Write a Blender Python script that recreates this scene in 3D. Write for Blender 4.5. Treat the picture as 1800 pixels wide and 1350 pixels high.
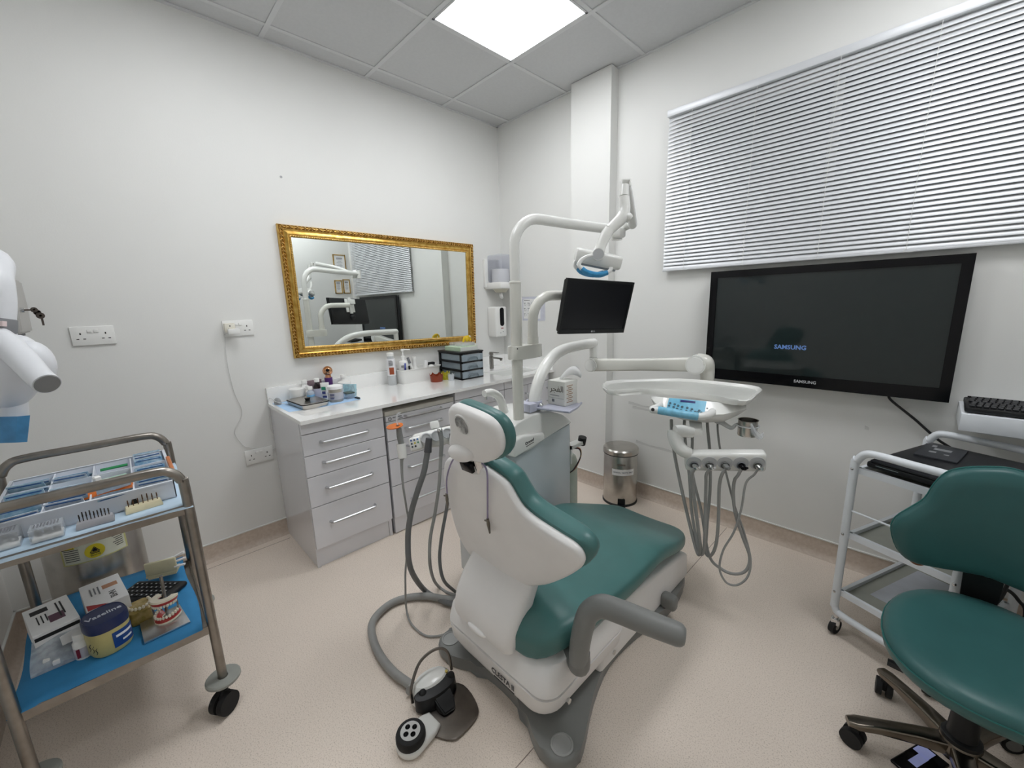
import bpy, bmesh, math, random
from mathutils import Vector as V, Matrix, Euler
for o in list(bpy.data.objects): bpy.data.objects.remove(o)
SC = bpy.context.scene
COL = SC.collection
random.seed(7)
PI = math.pi

# ------------------------------------------------------------------ camera
FPX, YAW, PITCH, ROLL = 709.354, 0.8015, -0.1967, -0.0295
CAM = V((2.7624, -2.5886, 1.4172))
_f = V((-math.sin(YAW)*math.cos(PITCH), math.cos(YAW)*math.cos(PITCH), math.sin(PITCH)))
_r = V((math.cos(YAW), math.sin(YAW), 0)); _u = _r.cross(_f)
CR = _r*math.cos(ROLL) + _u*math.sin(ROLL); CU = -_r*math.sin(ROLL) + _u*math.cos(ROLL); CF = _f
cd = bpy.data.cameras.new('camera'); cam = bpy.data.objects.new('camera', cd); COL.objects.link(cam)
cd.sensor_width = 36; cd.lens = FPX/1800*36; cd.clip_start = 0.05
cam.matrix_world = Matrix(((CR.x, CU.x, -CF.x, CAM.x), (CR.y, CU.y, -CF.y, CAM.y), (CR.z, CU.z, -CF.z, CAM.z), (0, 0, 0, 1)))
SC.camera = cam

# ------------------------------------------------------------------ world, exposure (lamps are ceiling panels, built below)
w = bpy.data.worlds.new('world'); SC.world = w; w.use_nodes = True
w.node_tree.nodes['Background'].inputs[0].default_value = (0.75, 0.8, 0.85, 1)
w.node_tree.nodes['Background'].inputs[1].default_value = 0.05
SC.view_settings.view_transform = 'Standard'; SC.view_settings.look = 'None'
SC.view_settings.gamma = 1; SC.view_settings.use_curve_mapping = False
SC.view_settings.exposure = 1.18
PANEL_WATT = 6.3          # emission strength of the ceiling panels
ROOM_X, ROOM_Y, ROOM_H = 3.26, -3.12, 2.883

# ------------------------------------------------------------------ pixel -> point (a pixel is a direction; the plane it touches gives the distance)
def ray(px, py): return CF + CR*((px-900)/FPX) - CU*((py-675)/FPX)
def on(px, py, ax, val):
    d = ray(px, py); k = 'xyz'.index(ax); return CAM + d*((val-CAM[k])/d[k])
def at(px, py, depth): return CAM + ray(px, py)*depth
def over(px, py, x, y):
    d = ray(px, py); h = V((x, y))-CAM.xy; t = h.dot(d.xy)/d.xy.dot(d.xy); return CAM.z + t*d.z

# ------------------------------------------------------------------ materials
def lin(c):
    def f(v):
        v /= 255.0
        return v/12.92 if v <= .04045 else ((v+.055)/1.055)**2.4
    return (f(c[0]), f(c[1]), f(c[2]), 1)
MATS = {}
def mat(name, rgb, rough=.5, metal=0, var=.04, scale=20, bump=0, bscale=200, alpha=1, trans=0, emit=0, coat=0, rgb2=None, detail=3, ior=1.45, spec=.5):
    if name in MATS: return MATS[name]
    m = bpy.data.materials.new(name); m.use_nodes = True; nt = m.node_tree; b = nt.nodes['Principled BSDF']
    c = lin(rgb)
    tc = nt.nodes.new('ShaderNodeTexCoord'); nz = nt.nodes.new('ShaderNodeTexNoise'); nz.inputs['Scale'].default_value = scale; nz.inputs['Detail'].default_value = detail
    nt.links.new(tc.outputs['Object'], nz.inputs['Vector'])
    rp = nt.nodes.new('ShaderNodeValToRGB')
    if rgb2: a, d = lin(rgb), lin(rgb2)
    else: a = tuple(x*(1-var) for x in c[:3])+(1,); d = tuple(min(1, x*(1+var)) for x in c[:3])+(1,)
    rp.color_ramp.elements[0].color = a; rp.color_ramp.elements[1].color = d
    rp.color_ramp.elements[0].position = .35; rp.color_ramp.elements[1].position = .65
    nt.links.new(nz.outputs['Fac'], rp.inputs['Fac']); nt.links.new(rp.outputs['Color'], b.inputs['Base Color'])
    b.inputs['Roughness'].default_value = rough; b.inputs['Metallic'].default_value = metal
    b.inputs['Alpha'].default_value = alpha; b.inputs['Transmission Weight'].default_value = trans
    b.inputs['Coat Weight'].default_value = coat; b.inputs['IOR'].default_value = ior
    b.inputs['Specular IOR Level'].default_value = spec
    if emit:
        nt.links.new(rp.outputs['Color'], b.inputs['Emission Color']); b.inputs['Emission Strength'].default_value = emit
    if bump:
        n2 = nt.nodes.new('ShaderNodeTexNoise'); n2.inputs['Scale'].default_value = bscale; n2.inputs['Detail'].default_value = 4
        nt.links.new(tc.outputs['Object'], n2.inputs['Vector'])
        bp = nt.nodes.new('ShaderNodeBump'); bp.inputs['Strength'].default_value = bump; bp.inputs['Distance'].default_value = .002
        nt.links.new(n2.outputs['Fac'], bp.inputs['Height']); nt.links.new(bp.outputs['Normal'], b.inputs['Normal'])
    MATS[name] = m; return m

WALL = mat('wall_paint', (230, 230, 227), .55, var=.012, scale=1.5, bump=.12, bscale=160)
CEIL = mat('ceiling_tile', (206, 207, 208), .85, var=.015, scale=60, bump=.15, bscale=500)
TBAR = mat('ceiling_bar', (214, 215, 216), .5, var=.01)
WHITE = mat('white_plastic', (237, 237, 234), .28, var=.01, scale=8)
UNITW = mat('unit_white', (235, 235, 231), .25, var=.012, scale=5, coat=.3)
CREAMW = mat('cream_white_paint', (222, 221, 213), .25, var=.015, scale=8, coat=.4)
SHELLW = mat('shell_white', (240, 238, 236), .38, var=.02, scale=6)
PANELB = mat('unit_panel', (196, 204, 208), .22, var=.02, scale=4, coat=.4)
TEAL = mat('teal_vinyl', (74, 118, 116), .36, var=.05, scale=9, bump=.06, bscale=420)
TEALD = mat('teal_vinyl_stool', (50, 94, 93), .4, var=.05, scale=9, bump=.06, bscale=420)
GREYP = mat('grey_plastic', (128, 129, 127), .4, var=.03, scale=10)
HOSE = mat('grey_hose', (150, 150, 147), .5, var=.03, scale=30)
HOSED = mat('dark_hose', (114, 115, 115), .5, var=.03, scale=30)
BLACK = mat('black_plastic', (22, 23, 25), .45, var=.1, scale=30)
BLACKG = mat('black_gloss', (9, 9, 12), .14, var=.05, spec=.3)
RUBBER = mat('black_rubber', (26, 26, 27), .7, var=.1, scale=30)
CAB = mat('cabinet_gloss', (228, 228, 232), .16, var=.01, scale=4, coat=.5)
CABIN = mat('cabinet_edge', (150, 150, 154), .5, var=.02)
QUARTZ = mat('white_quartz', (250, 250, 248), .05, var=.005, scale=30, coat=1.0)
ALU = mat('brushed_aluminium', (205, 206, 208), .32, 1, var=.03, scale=60)
STEEL = mat('stainless_steel', (190, 186, 180), .26, 1, var=.08, scale=14, bump=.04, bscale=90)
STEELD = mat('trolley_steel', (150, 144, 137), .3, 1, var=.1, scale=20, bump=.05, bscale=120)
CHROME = mat('chrome', (215, 215, 215), .1, 1, var=.03)
GUNM = mat('brushed_tap_steel', (150, 148, 144), .3, 1, var=.05, scale=40)
GOLD = mat('gold_leaf', (186, 146, 70), .3, 1, var=.25, scale=30, bump=.15, bscale=260, rgb2=(216, 180, 104))
GOLDD = mat('ornament_light_gold', (196, 156, 84), .3, 1, var=.3, scale=70, bump=.3, bscale=400, rgb2=(236, 204, 140))  # lighter gold for the ornament, its highlights put into the colour
GLASS_MIRROR = mat('mirror_silver', (232, 236, 234), .0, 1, var=.003)
CLEAR = mat('clear_plastic', (225, 230, 235), .12, var=.02, alpha=.32)
SMOKE = mat('smoky_plastic', (186, 190, 206), .12, var=.02, alpha=.32)
BLUEP = mat('blue_paper', (52, 132, 184), .75, var=.06, scale=12, bump=.2, bscale=60)
LBLUE = mat('light_blue_paper', (196, 218, 236), .75, var=.04, scale=12, bump=.2, bscale=60)
BLUEF = mat('blue_barrier_film', (62, 146, 196), .3, var=.12, scale=60, bump=.4, bscale=90)
PBLUE = mat('panel_blue', (120, 190, 220), .3, var=.04, scale=60)
INK = mat('black_print', (34, 34, 38), .6, var=.1)
GINK = mat('grey_print', (120, 122, 126), .6, var=.1)
PAPER = mat('white_paper', (238, 238, 238), .8, var=.02)
ORANGE = mat('orange_plastic', (214, 110, 30), .25, var=.06, alpha=.93)
CREAM = mat('cream_plastic', (226, 216, 180), .4, var=.04)
AMBER = mat('amber_plastic', (132, 52, 24), .3, var=.1)
YELLOW = mat('yellow_plastic', (226, 190, 36), .4, var=.06)
GUM = mat('gum_red', (178, 58, 52), .3, var=.08, scale=60)
TOOTH = mat('tooth_ivory', (236, 228, 208), .3, var=.04)
TVSCR = mat('tv_screen', (32, 39, 39), .07, var=.02, spec=.6)
MONSCR = mat('monitor_screen', (14, 15, 20), .35, var=.03)

# ------------------------------------------------------------------ mesh builder
class G:
    def __init__(s): s.bm = bmesh.new()
    def _tf(s, vs, M):
        if M is not None: bmesh.ops.transform(s.bm, matrix=M, verts=vs)
    def box(s, c, d, M=None, bev=0, seg=2):
        r = bmesh.ops.create_cube(s.bm, size=1); vs = r['verts']
        bmesh.ops.scale(s.bm, vec=d, verts=vs); bmesh.ops.translate(s.bm, vec=c, verts=vs)
        if bev:
            es = list({e for v in vs for e in v.link_edges})
            rr = bmesh.ops.bevel(s.bm, geom=es, offset=bev, segments=seg, profile=.5, affect='EDGES', clamp_overlap=True)
            vs = list(set(rr['verts']) | {v for f in rr['faces'] for v in f.verts})
            # whole island
            st = list(vs); seen = set(vs)
            while st:
                v = st.pop()
                for e in v.link_edges:
                    o = e.other_vert(v)
                    if o not in seen: seen.add(o); st.append(o)
            vs = list(seen)
        s._tf(vs, M); return s
    def bx(s, x0, x1, y0, y1, z0, z1, M=None, bev=0, seg=2):
        return s.box(((x0+x1)/2, (y0+y1)/2, (z0+z1)/2), (abs(x1-x0), abs(y1-y0), abs(z1-z0)), M, bev, seg)
    def ring(s, pts): return [s.bm.verts.new(p) for p in pts]
    def skin(s, rings, closed=True, cap0=True, cap1=True, loop=False):
        R = [s.ring(r) for r in rings]; n = len(R[0])
        prs = list(zip(R, R[1:])) + ([(R[-1], R[0])] if loop else [])
        for a, b in prs:
            for i in range(n if closed else n-1):
                j = (i+1) % n
                try: s.bm.faces.new((a[i], a[j], b[j], b[i]))
                except ValueError: pass
        if closed and not loop:
            if cap0: s.bm.faces.new(list(reversed(R[0])))
            if cap1: s.bm.faces.new(R[-1])
        return s
    def frame(s, d):
        d = V(d).normalized(); a = V((0, 0, 1)) if abs(d.z) < .9 else V((1, 0, 0))
        x = d.cross(a).normalized(); y = d.cross(x).normalized(); return x, y
    def cyl(s, p0, p1, r0, r1=None, n=20, cap=True):
        p0, p1 = V(p0), V(p1); r1 = r0 if r1 is None else r1; x, y = s.frame(p1-p0)
        mk = lambda p, r: [p + x*(r*math.cos(2*PI*i/n)) + y*(r*math.sin(2*PI*i/n)) for i in range(n)]
        return s.skin([mk(p0, r0), mk(p1, r1)], cap0=cap, cap1=cap)
    def tube(s, pts, r, n=10, sub=6, smooth=True, cap=True, flat=None):
        pts = [V(p) for p in pts]; rs = r if isinstance(r, (list, tuple)) else [r]*len(pts)
        if smooth and len(pts) > 2:
            P = [pts[0]*2-pts[1]] + pts + [pts[-1]*2-pts[-2]]; q = []; rr = []
            for i in range(1, len(P)-2):
                a, b, c, d = P[i-1:i+3]
                for k in range(sub):
                    t = k/sub
                    q.append(.5*((2*b) + (c-a)*t + (2*a-5*b+4*c-d)*t*t + (3*b-a-3*c+d)*t**3)); rr.append(rs[i-1]*(1-t)+rs[i]*t)
            q.append(pts[-1]); rr.append(rs[-1]); pts, rs = q, rr
        rings = []; x = None
        for i, p in enumerate(pts):
            d = (pts[min(i+1, len(pts)-1)]-pts[max(i-1, 0)])
            if d.length < 1e-9: d = V((0, 0, 1))
            d.normalize()
            if x is None: x, y = s.frame(d)
            else:
                x = (x - d*x.dot(d))
                x = x.normalized() if x.length > 1e-6 else s.frame(d)[0]
            y = d.cross(x)
            rings.append([p + x*(rs[i]*math.cos(2*PI*k/n)) + y*(rs[i]*math.sin(2*PI*k/n)) for k in range(n)])
        return s.skin(rings, cap0=cap, cap1=cap)
    def lathe(s, prof, c=(0, 0, 0), M=None, n=24):
        c = V(c); M = M or Matrix()
        rings = [[c + (M @ V((max(r, 1e-4)*math.cos(2*PI*i/n), max(r, 1e-4)*math.sin(2*PI*i/n), z))) for i in range(n)] for r, z in prof]
        return s.skin(rings)
    def prism(s, poly, z0, z1, M=None, bev=0, seg=2):
        M = M or Matrix()
        a = s.ring([M @ V((x, y, z0)) for x, y in poly]); b = s.ring([M @ V((x, y, z1)) for x, y in poly]); n = len(poly)
        fs = [s.bm.faces.new((a[i], a[(i+1) % n], b[(i+1) % n], b[i])) for i in range(n)]
        f0 = s.bm.faces.new(list(reversed(a))); f1 = s.bm.faces.new(b)
        if bev:
            es = list(f0.edges)+list(f1.edges)
            bmesh.ops.bevel(s.bm, geom=es, offset=bev, segments=seg, profile=.5, affect='EDGES', clamp_overlap=True)
        return s
    def ball(s, c, r, M=None, n=14, m=9):
        r = (r, r, r) if isinstance(r, (int, float)) else r; c = V(c); M = M or Matrix()
        rings = []
        for j in range(m+1):
            t = -PI/2 + PI*j/m; k = max(math.cos(t), 1e-3)
            rings.append([c + M.to_3x3() @ V((r[0]*k*math.cos(2*PI*i/n), r[1]*k*math.sin(2*PI*i/n), r[2]*math.sin(t))) for i in range(n)])
        return s.skin(rings)
    def out(s, name, m, parent=None, local=False, ang=35, origin=None, sub=0, dbl=False):
        if dbl: bmesh.ops.remove_doubles(s.bm, verts=s.bm.verts, dist=1e-6)
        bmesh.ops.recalc_face_normals(s.bm, faces=s.bm.faces)
        me = bpy.data.meshes.new(name); 
        if parent is not None and not local: s.bm.transform(WM[parent.name].inverted())
        if parent is None and origin is not None: s.bm.transform(Matrix.Translation(-V(origin)))
        s.bm.to_mesh(me); s.bm.free()
        for p in me.polygons: p.use_smooth = True
        me.set_sharp_from_angle(angle=math.radians(ang)); me.materials.append(m)
        o = bpy.data.objects.new(name, me); COL.objects.link(o)
        if parent is not None: o.parent = parent; WM[o.name] = WM[parent.name]
        else:
            o.location = origin or (0, 0, 0); WM[o.name] = Matrix.Translation(V(origin or (0, 0, 0)))
        if sub:
            md = o.modifiers.new('sub', 'SUBSURF'); md.levels = sub; md.render_levels = sub
        return o
WM = {}
def RZ(a): return Matrix.Rotation(math.radians(a), 4, 'Z')
def TR(x, y, z, a=0): return Matrix.Translation((x, y, z)) @ RZ(a)
def frameM(o, ex, ey):   # matrix with local x, y axes along ex, ey
    ex = V(ex).normalized(); ez = ex.cross(V(ey)).normalized(); ey = ez.cross(ex)
    return Matrix(((ex.x, ey.x, ez.x, o[0]), (ex.y, ey.y, ez.y, o[1]), (ex.z, ey.z, ez.z, o[2]), (0, 0, 0, 1)))
def tag(o, label, cat, group=None):
    o['label'] = label; o['category'] = cat
    if group: o['group'] = group
    return o
def thing(name, label, cat, loc=(0, 0, 0), rot=0, group=None):
    o = bpy.data.objects.new(name, None); COL.objects.link(o); o.empty_display_size = .05
    o.location = loc; o.rotation_euler = (0, 0, math.radians(rot)); WM[o.name] = TR(*loc, rot)
    return tag(o, label, cat, group)
def struct(o, label=None):
    o['kind'] = 'structure'
    if label: o['label'] = label
    return o
def copy_tree(o, parent=None):
    c = o.copy(); COL.objects.link(c); c.parent = parent; WM[c.name] = WM.get(o.name, Matrix())
    for ch in list(o.children): copy_tree(ch, c)
    return c
def text(s, size, M, m, parent, name='lettering', ext=.0004, align='CENTER', bold=0):
    cu = bpy.data.curves.new('t', 'FONT'); cu.body = s; cu.size = size; cu.align_x = align; cu.align_y = 'CENTER'; cu.extrude = ext; cu.resolution_u = 2; cu.offset = bold
    to = bpy.data.objects.new('t', cu); COL.objects.link(to)
    me = bpy.data.meshes.new_from_object(to.evaluated_get(bpy.context.evaluated_depsgraph_get()))
    bpy.data.objects.remove(to); bpy.data.curves.remove(cu)
    me.transform(WM[parent.name].inverted() @ M); me.materials.clear(); me.materials.append(m)
    o = bpy.data.objects.new(name, me); me.name = name; COL.objects.link(o); o.parent = parent; WM[o.name] = WM[parent.name]
    return o
def ringframe(M, w, h, bl, br, bt, bb, z0, z1):   # rectangular bezel, one continuous mitred ring
    g = G(); o = ((-w/2, -h/2), (w/2, -h/2), (w/2, h/2), (-w/2, h/2)); i = ((-w/2+bl, -h/2+bb), (w/2-br, -h/2+bb), (w/2-br, h/2-bt), (-w/2+bl, h/2-bt))
    g.skin([[M @ V((*o[k], z0)), M @ V((*o[k], z1)), M @ V((*i[k], z1)), M @ V((*i[k], z0))] for k in range(4)], loop=True); return g
def lines(g, M, x0, x1, ys, h, t=.0004, jag=.25):   # rows of printed text too fine to read
    for y in ys:
        g.bx(x0, x1-(x1-x0)*jag*random.random(), y-h/2, y+h/2, 0, t, M)

# ================================================================== ROOM
def floor_mat():
    m = bpy.data.materials.new('speckled_vinyl'); m.use_nodes = True; nt = m.node_tree; b = nt.nodes['Principled BSDF']
    tc = nt.nodes.new('ShaderNodeTexCoord')
    n1 = nt.nodes.new('ShaderNodeTexNoise'); n1.inputs['Scale'].default_value = 240; n1.inputs['Detail'].default_value = 2
    n2 = nt.nodes.new('ShaderNodeTexNoise'); n2.inputs['Scale'].default_value = 1.6; n2.inputs['Detail'].default_value = 4
    r1 = nt.nodes.new('ShaderNodeValToRGB'); r1.color_ramp.elements[0].position = .3; r1.color_ramp.elements[1].position = .46
    r1.color_ramp.elements[0].color = lin((204, 190, 176)); r1.color_ramp.elements[1].color = lin((236, 223, 210))
    e = r1.color_ramp.elements.new(.68); e.color = lin((240, 228, 216))
    r2 = nt.nodes.new('ShaderNodeValToRGB'); r2.color_ramp.elements[0].color = (.88, .87, .86, 1); r2.color_ramp.elements[1].color = (1.04, 1.03, 1.02, 1)
    mx = nt.nodes.new('ShaderNodeMix'); mx.data_type = 'RGBA'; mx.blend_type = 'MULTIPLY'; mx.inputs[0].default_value = 1
    for n in (n1, n2): nt.links.new(tc.outputs['Object'], n.inputs['Vector'])
    nt.links.new(n1.outputs['Fac'], r1.inputs['Fac']); nt.links.new(n2.outputs['Fac'], r2.inputs['Fac'])
    nt.links.new(r1.outputs['Color'], mx.inputs[6]); nt.links.new(r2.outputs['Color'], mx.inputs[7]); nt.links.new(mx.outputs[2], b.inputs['Base Color'])
    b.inputs['Roughness'].default_value = .5
    return m
FLOOR = floor_mat()
X1, Y1, HH = ROOM_X, ROOM_Y, ROOM_H
struct(G().bx(-.1, X1+.1, Y1-.1, .1, -.06, 0).out('floor', FLOOR), 'beige speckled sheet vinyl floor')
struct(G().bx(-.1, 0, Y1-.1, .1, 0, HH+.1).out('wall_left', WALL), 'white painted wall with the gold mirror')
struct(G().bx(0, X1+.1, 0, .1, 0, HH+.1).out('wall_back', WALL), 'white painted wall with blind and television')
struct(G().bx(X1, X1+.1, Y1-.1, 0, 0, HH+.1).out('wall_right', WALL), 'white painted wall at the right')
struct(G().bx(0, X1, Y1-.1, Y1, 0, HH+.1).out('wall_front', WALL), 'white painted wall behind the camera')
struct(G().bx(.845, 1.165, -.082, .0, 0, HH).out('wall_column', WALL), 'white boxed column beside the corner')
# coved skirting
SK = mat('skirting_vinyl', (196, 180, 165), .5, var=.06, scale=60, rgb2=(206, 192, 178))
prof = [(0, 0), (.035, 0), (.02, .004), (.011, .012), (.006, .03), (.005, .098), (0, .1)]
def skirt(name, p0, p1, nrm):
    p0, p1, nrm = V(p0), V(p1), V(nrm)
    g = G(); g.skin([[p + nrm*a + V((0, 0, b)) for a, b in prof] for p in (p0, p1)])
    o = struct(g.out(name, SK))
    t = G().box(((p0+p1)/2 + nrm*.004 + V((0, 0, .103)))[:], (abs((p1-p0).x)+.008*abs(nrm.x), abs((p1-p0).y)+.008*abs(nrm.y), .006)).out('sealant_line', WALL, o)
skirt('baseboard_left', (0, Y1, 0), (0, 0, 0), (1, 0, 0)); skirt('baseboard_back', (0, 0, 0), (X1, 0, 0), (0, -1, 0))
skirt('baseboard_right', (X1, Y1, 0), (X1, 0, 0), (-1, 0, 0)); skirt('baseboard_front', (0, Y1, 0), (X1, Y1, 0), (0, 1, 0))
skirt('baseboard_column', (.845, -.082, 0), (1.165, -.082, 0), (0, -1, 0)); skirt('baseboard_column_side', (1.165, -.082, 0), (1.165, 0, 0), (1, 0, 0))
SCUFF = mat('grey_scuff', (150, 150, 146), .8, var=.3, scale=120, alpha=.14)
wbk = bpy.data.objects['wall_back']
for pts in (((1105, 708), (1130, 714), (1160, 719), (1190, 724)), ((1112, 716), (1140, 721), (1180, 728)), ((1118, 776), (1140, 783), (1165, 790), (1185, 795)), ((1520, 752), (1528, 754))):
    q = [on(px, py, 'y', 0) for px, py in pts]; g = G()
    g.skin([[p+V((0, -.0006, .006*math.sin(3*k+1)+.007)), p+V((0, -.0006, -.007)), p+V((0, .0004, -.007)), p+V((0, .0004, .007))] for k, p in enumerate(q)]); g.out('scuff_mark', SCUFF, wbk)
WELD = mat('vinyl_weld', (150, 136, 124), .6, var=.05)
struct(G().bx(.088, .091, Y1+.03, -2.0, 0, .0008).out('trim_1', WELD), 'weld line in the vinyl floor')
struct(G().bx(2.028, 2.0305, Y1+.03, -.04, 0, .0008).out('trim_2', WELD), 'weld line in the vinyl floor under the chair')
# ceiling: slab, tiles, bars
ceil = struct(G().bx(-.1, X1+.1, Y1-.1, .1, HH+.03, HH+.1).out('ceiling', CEIL), 'grey suspended tile ceiling')
gx = [0]+[.15+.6*i for i in range(6)]+[X1]; gy = [0]+[-.568-.6*j for j in range(5)]+[Y1]
PANELS = [(2, 1), (5, 1), (2, 3)]
tiles = {}
for i in range(len(gx)-1):
    for j in range(len(gy)-1):
        if (i, j) in PANELS: continue
        a, b, c, d = gx[i], gx[i+1], gy[j+1], gy[j]
        key = (round(b-a, 3), round(d-c, 3))
        if key in tiles:
            o = tiles[key].copy(); COL.objects.link(o); o.parent = ceil
        else:
            o = G().bx(-(b-a)/2+.002, (b-a)/2-.002, -(d-c)/2+.002, (d-c)/2-.002, .004, .02).out('ceiling_tile', CEIL, ceil, local=True); tiles[key] = o
        o.location = ((a+b)/2, (c+d)/2, HH)
for x in gx[1:-1]: G().bx(x-.012, x+.012, Y1, 0, HH-.001, HH+.004).out('grid_bar', TBAR, ceil)
for y in gy[1:-1]: G().bx(0, X1, y-.012, y+.012, HH-.0015, HH+.0035).out('grid_bar', TBAR, ceil)
G().bx(0, .02, Y1, 0, HH-.003, HH+.003).bx(0, X1, -.02, 0, HH-.003, HH+.003).bx(X1-.02, X1, Y1, 0, HH-.003, HH+.003).bx(0, X1, Y1, Y1+.02, HH-.003, HH+.003).out('wall_angle', TBAR, ceil)
LED = mat('led_diffuser', (250, 252, 255), .5, var=.001, emit=PANEL_WATT)
def panel(i, j, lab):
    a, b, c, d = gx[i], gx[i+1], gy[j+1], gy[j]; cx, cy = (a+b)/2, (c+d)/2
    t = thing('ceiling_light', lab, 'ceiling light', (cx, cy, HH), group='square ceiling light panels')
    g = G(); h = .287; k = .275
    for s in (-1, 1):
        g.bx(cx-h, cx+h, cy+s*(h+k)/2-(h-k)/2, cy+s*(h+k)/2+(h-k)/2, HH-.004, HH+.012); g.bx(cx+s*(h+k)/2-(h-k)/2, cx+s*(h+k)/2+(h-k)/2, cy-h, cy+h, HH-.004, HH+.012)
    g.out('frame', TBAR, t)
    G().bx(cx-k, cx+k, cy-k, cy+k, HH-.001, HH+.004).out('diffuser', LED, t)
panel(2, 1, 'square white light panel glowing in the ceiling in front of the column')
panel(5, 1, 'square white light panel in the ceiling nearest the blind')
panel(2, 3, 'square white light panel in the ceiling above the steel trolley')

# ================================================================== BLIND + WINDOW
WX0, WX1 = 1.535, 3.13
PANE = mat('dim_window_glass', (92, 98, 106), .1, var=.03)
win = G()
for a in ((1.62, 3.06, 1.66, 1.70), (1.62, 3.06, 2.40, 2.44), (1.62, 1.66, 1.66, 2.44), (3.02, 3.06, 1.66, 2.44), (2.32, 2.36, 1.66, 2.44)): win.bx(a[0], a[1], -.006, 0, a[2], a[3])
wo = struct(win.out('window_1', WHITE), 'window behind the closed blind')
for a, b in ((1.66, 2.32), (2.36, 3.02)): G().bx(a, b, -.004, -.0005, 1.70, 2.40).out('pane', PANE, wo)
SLAT = mat('aluminium_slat', (216, 218, 221), .42, .2, var=.015, scale=3)
bl = thing('venetian_blind', 'silver grey venetian blind hanging closed above the television', 'blind', (WX0, -.03, 1.59))
G().bx(WX0-.005, WX1+.005, -.05, -.012, 2.472, 2.508, bev=.003).out('headrail', SLAT, bl)
G().bx(WX0, WX1, -.04, -.02, 1.588, 1.600, bev=.003).out('bottom_rail', SLAT, bl)
g = G(); n = 5; wv = .0248; th = math.radians(62); yc = -.03
sec = []
for k in range(n+1):
    u = (k/n-.5)*wv; bow = .0026*(1-(2*k/n-1)**2)
    sec.append((-u*math.cos(th)*-1 if False else u*math.cos(th)-bow*math.sin(th), u*math.sin(th)-bow*math.cos(th)*0))
# u>0 is the upper edge, leaning to the window
ring = [(a, b) for a, b in sec]
g.skin([[(x, p[0], p[1]) for p in ring] for x in (WX0+.002, WX1-.002)], closed=False)
slat = g.out('slat', SLAT, bl, local=True)
NS = 40; z0, z1 = 1.612, 2.458
for i in range(NS):
    o = slat if i == 0 else slat.copy()
    if i: COL.objects.link(o); o.parent = bl
    o.location = V((0, yc, z0+(z1-z0)*i/(NS-1))) - V((WX0, -.03, 1.59))
CORD = mat('white_cord', (222, 222, 220), .7, var=.02)
for x in (1.676, 2.004, 2.341, 2.658, 3.0):
    G().tube([(x, -.046, 2.475), (x-.002, -.0475, 2.1), (x-.004, -.0475, 1.8), (x-.004, -.047, 1.605)], .0011, n=6).tube([(x-.004, -.047, 1.605), (x-.012, -.05, 1.592), (x+.008, -.052, 1.588), (x+.024, -.048, 1.592)], .0014, n=6).out('ladder_cord', CORD, bl)

# ================================================================== TELEVISION
tv = thing('television', 'large black wall television with dark glossy screen under the blind', 'television', (2.356, -.05, .945))
TX0, TX1, TZ0, TZ1, TY = 1.850, 2.863, .945, 1.562, -.082
G().bx(TX0, TX1, TY+.012, -.03, TZ0+.004, TZ1-.004, bev=.008).out('housing', BLACK, tv)
ringframe(frameM(((TX0+TX1)/2, TY, (TZ0+TZ1)/2), (1, 0, 0), (0, 0, 1)), TX1-TX0, TZ1-TZ0, .036, .036, .036, .06, -.014, 0).out('bezel', BLACKG, tv)
G().bx(TX0+.035, TX1-.035, TY+.006, TY+.013, TZ0+.059, TZ1-.035).out('screen', TVSCR, tv)
G().bx(2.2, 2.5, -.034, -.001, 1.1, 1.4).out('wall_bracket', BLACK, tv)
FXZ = lambda x, y, z: frameM((x, y, z), (1, 0, 0), (0, 0, 1))
c = on(1414, 676, 'y', TY)
text('SAMSUNG', .021, FXZ(c.x, TY-.0004, TZ0+.03), mat('silver_print', (190, 192, 195), .4, var=.02), tv, bold=.0004)
c = on(1388, 611, 'y', TY)
text('SAMSUNG', .031, FXZ(c.x, TY+.0055, c.z), mat('standby_blue', (78, 108, 158), .5, var=.02, emit=.25), tv, name='standby_lettering', bold=.0008)
p0 = on(1565, 702, 'y', -.03); p1 = on(1645, 770, 'y', -.02)
tag(G().tube([p0+V((0, 0, .03)), p0, (p0+p1)/2+V((.004, 0, .0)), p1, on(1700, 815, 'y', -.02), (3.0, -.02, .45), (3.04, -.03, .2), (3.05, -.1, .012), (3.0, -.2, .01), (3.03, -.3, .01)], .0055, n=8).out('tv_cable', BLACK, origin=p1), 'black cable running down the wall from the television', 'cable')

# ================================================================== GOLD MIRROR
mc = [(-1.814, 1.917), (-.345, 1.911), (-.36, 1.088), (-1.814, 1.120)]     # outer corners (y, z), clockwise from top-left
mir = thing('wall_mirror', 'wide mirror in an ornate carved gold frame above the counter', 'mirror', (0.0, -1.08, 1.1))
def inset(q, d):
    res = []
    for i in range(4):
        p, a, b = V(q[i]), V(q[i-1]), V(q[(i+1) % 4])
        e1 = (p-a).normalized(); e2 = (b-p).normalized(); n1 = V((e1.y, -e1.x)); n2 = V((e2.y, -e2.x))
        res.append(p + (n1+n2)/(1+n1.dot(n2))*d)
    return res
fprof = [(0, .002), (0, .022), (.004, .03), (.012, .033), (.024, .031), (.028, .026), (.032, .024), (.045, .03), (.054, .029), (.058, .025), (.062, .027), (.069, .024), (.071, .012), (.071, .002)]
I = [inset(mc, d) for d, h in fprof]
for k in range(4):
    g = G(); ra = [V((h, *I[q][k])) for q, (d, h) in enumerate(fprof)]; rb = [V((h, *I[q][(k+1) % 4])) for q, (d, h) in enumerate(fprof)]
    g.skin([ra, rb]); g.out('frame_rail', GOLD, mir)
g = G(); ins = inset(mc, .015); ins2 = inset(mc, .0625)
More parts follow.
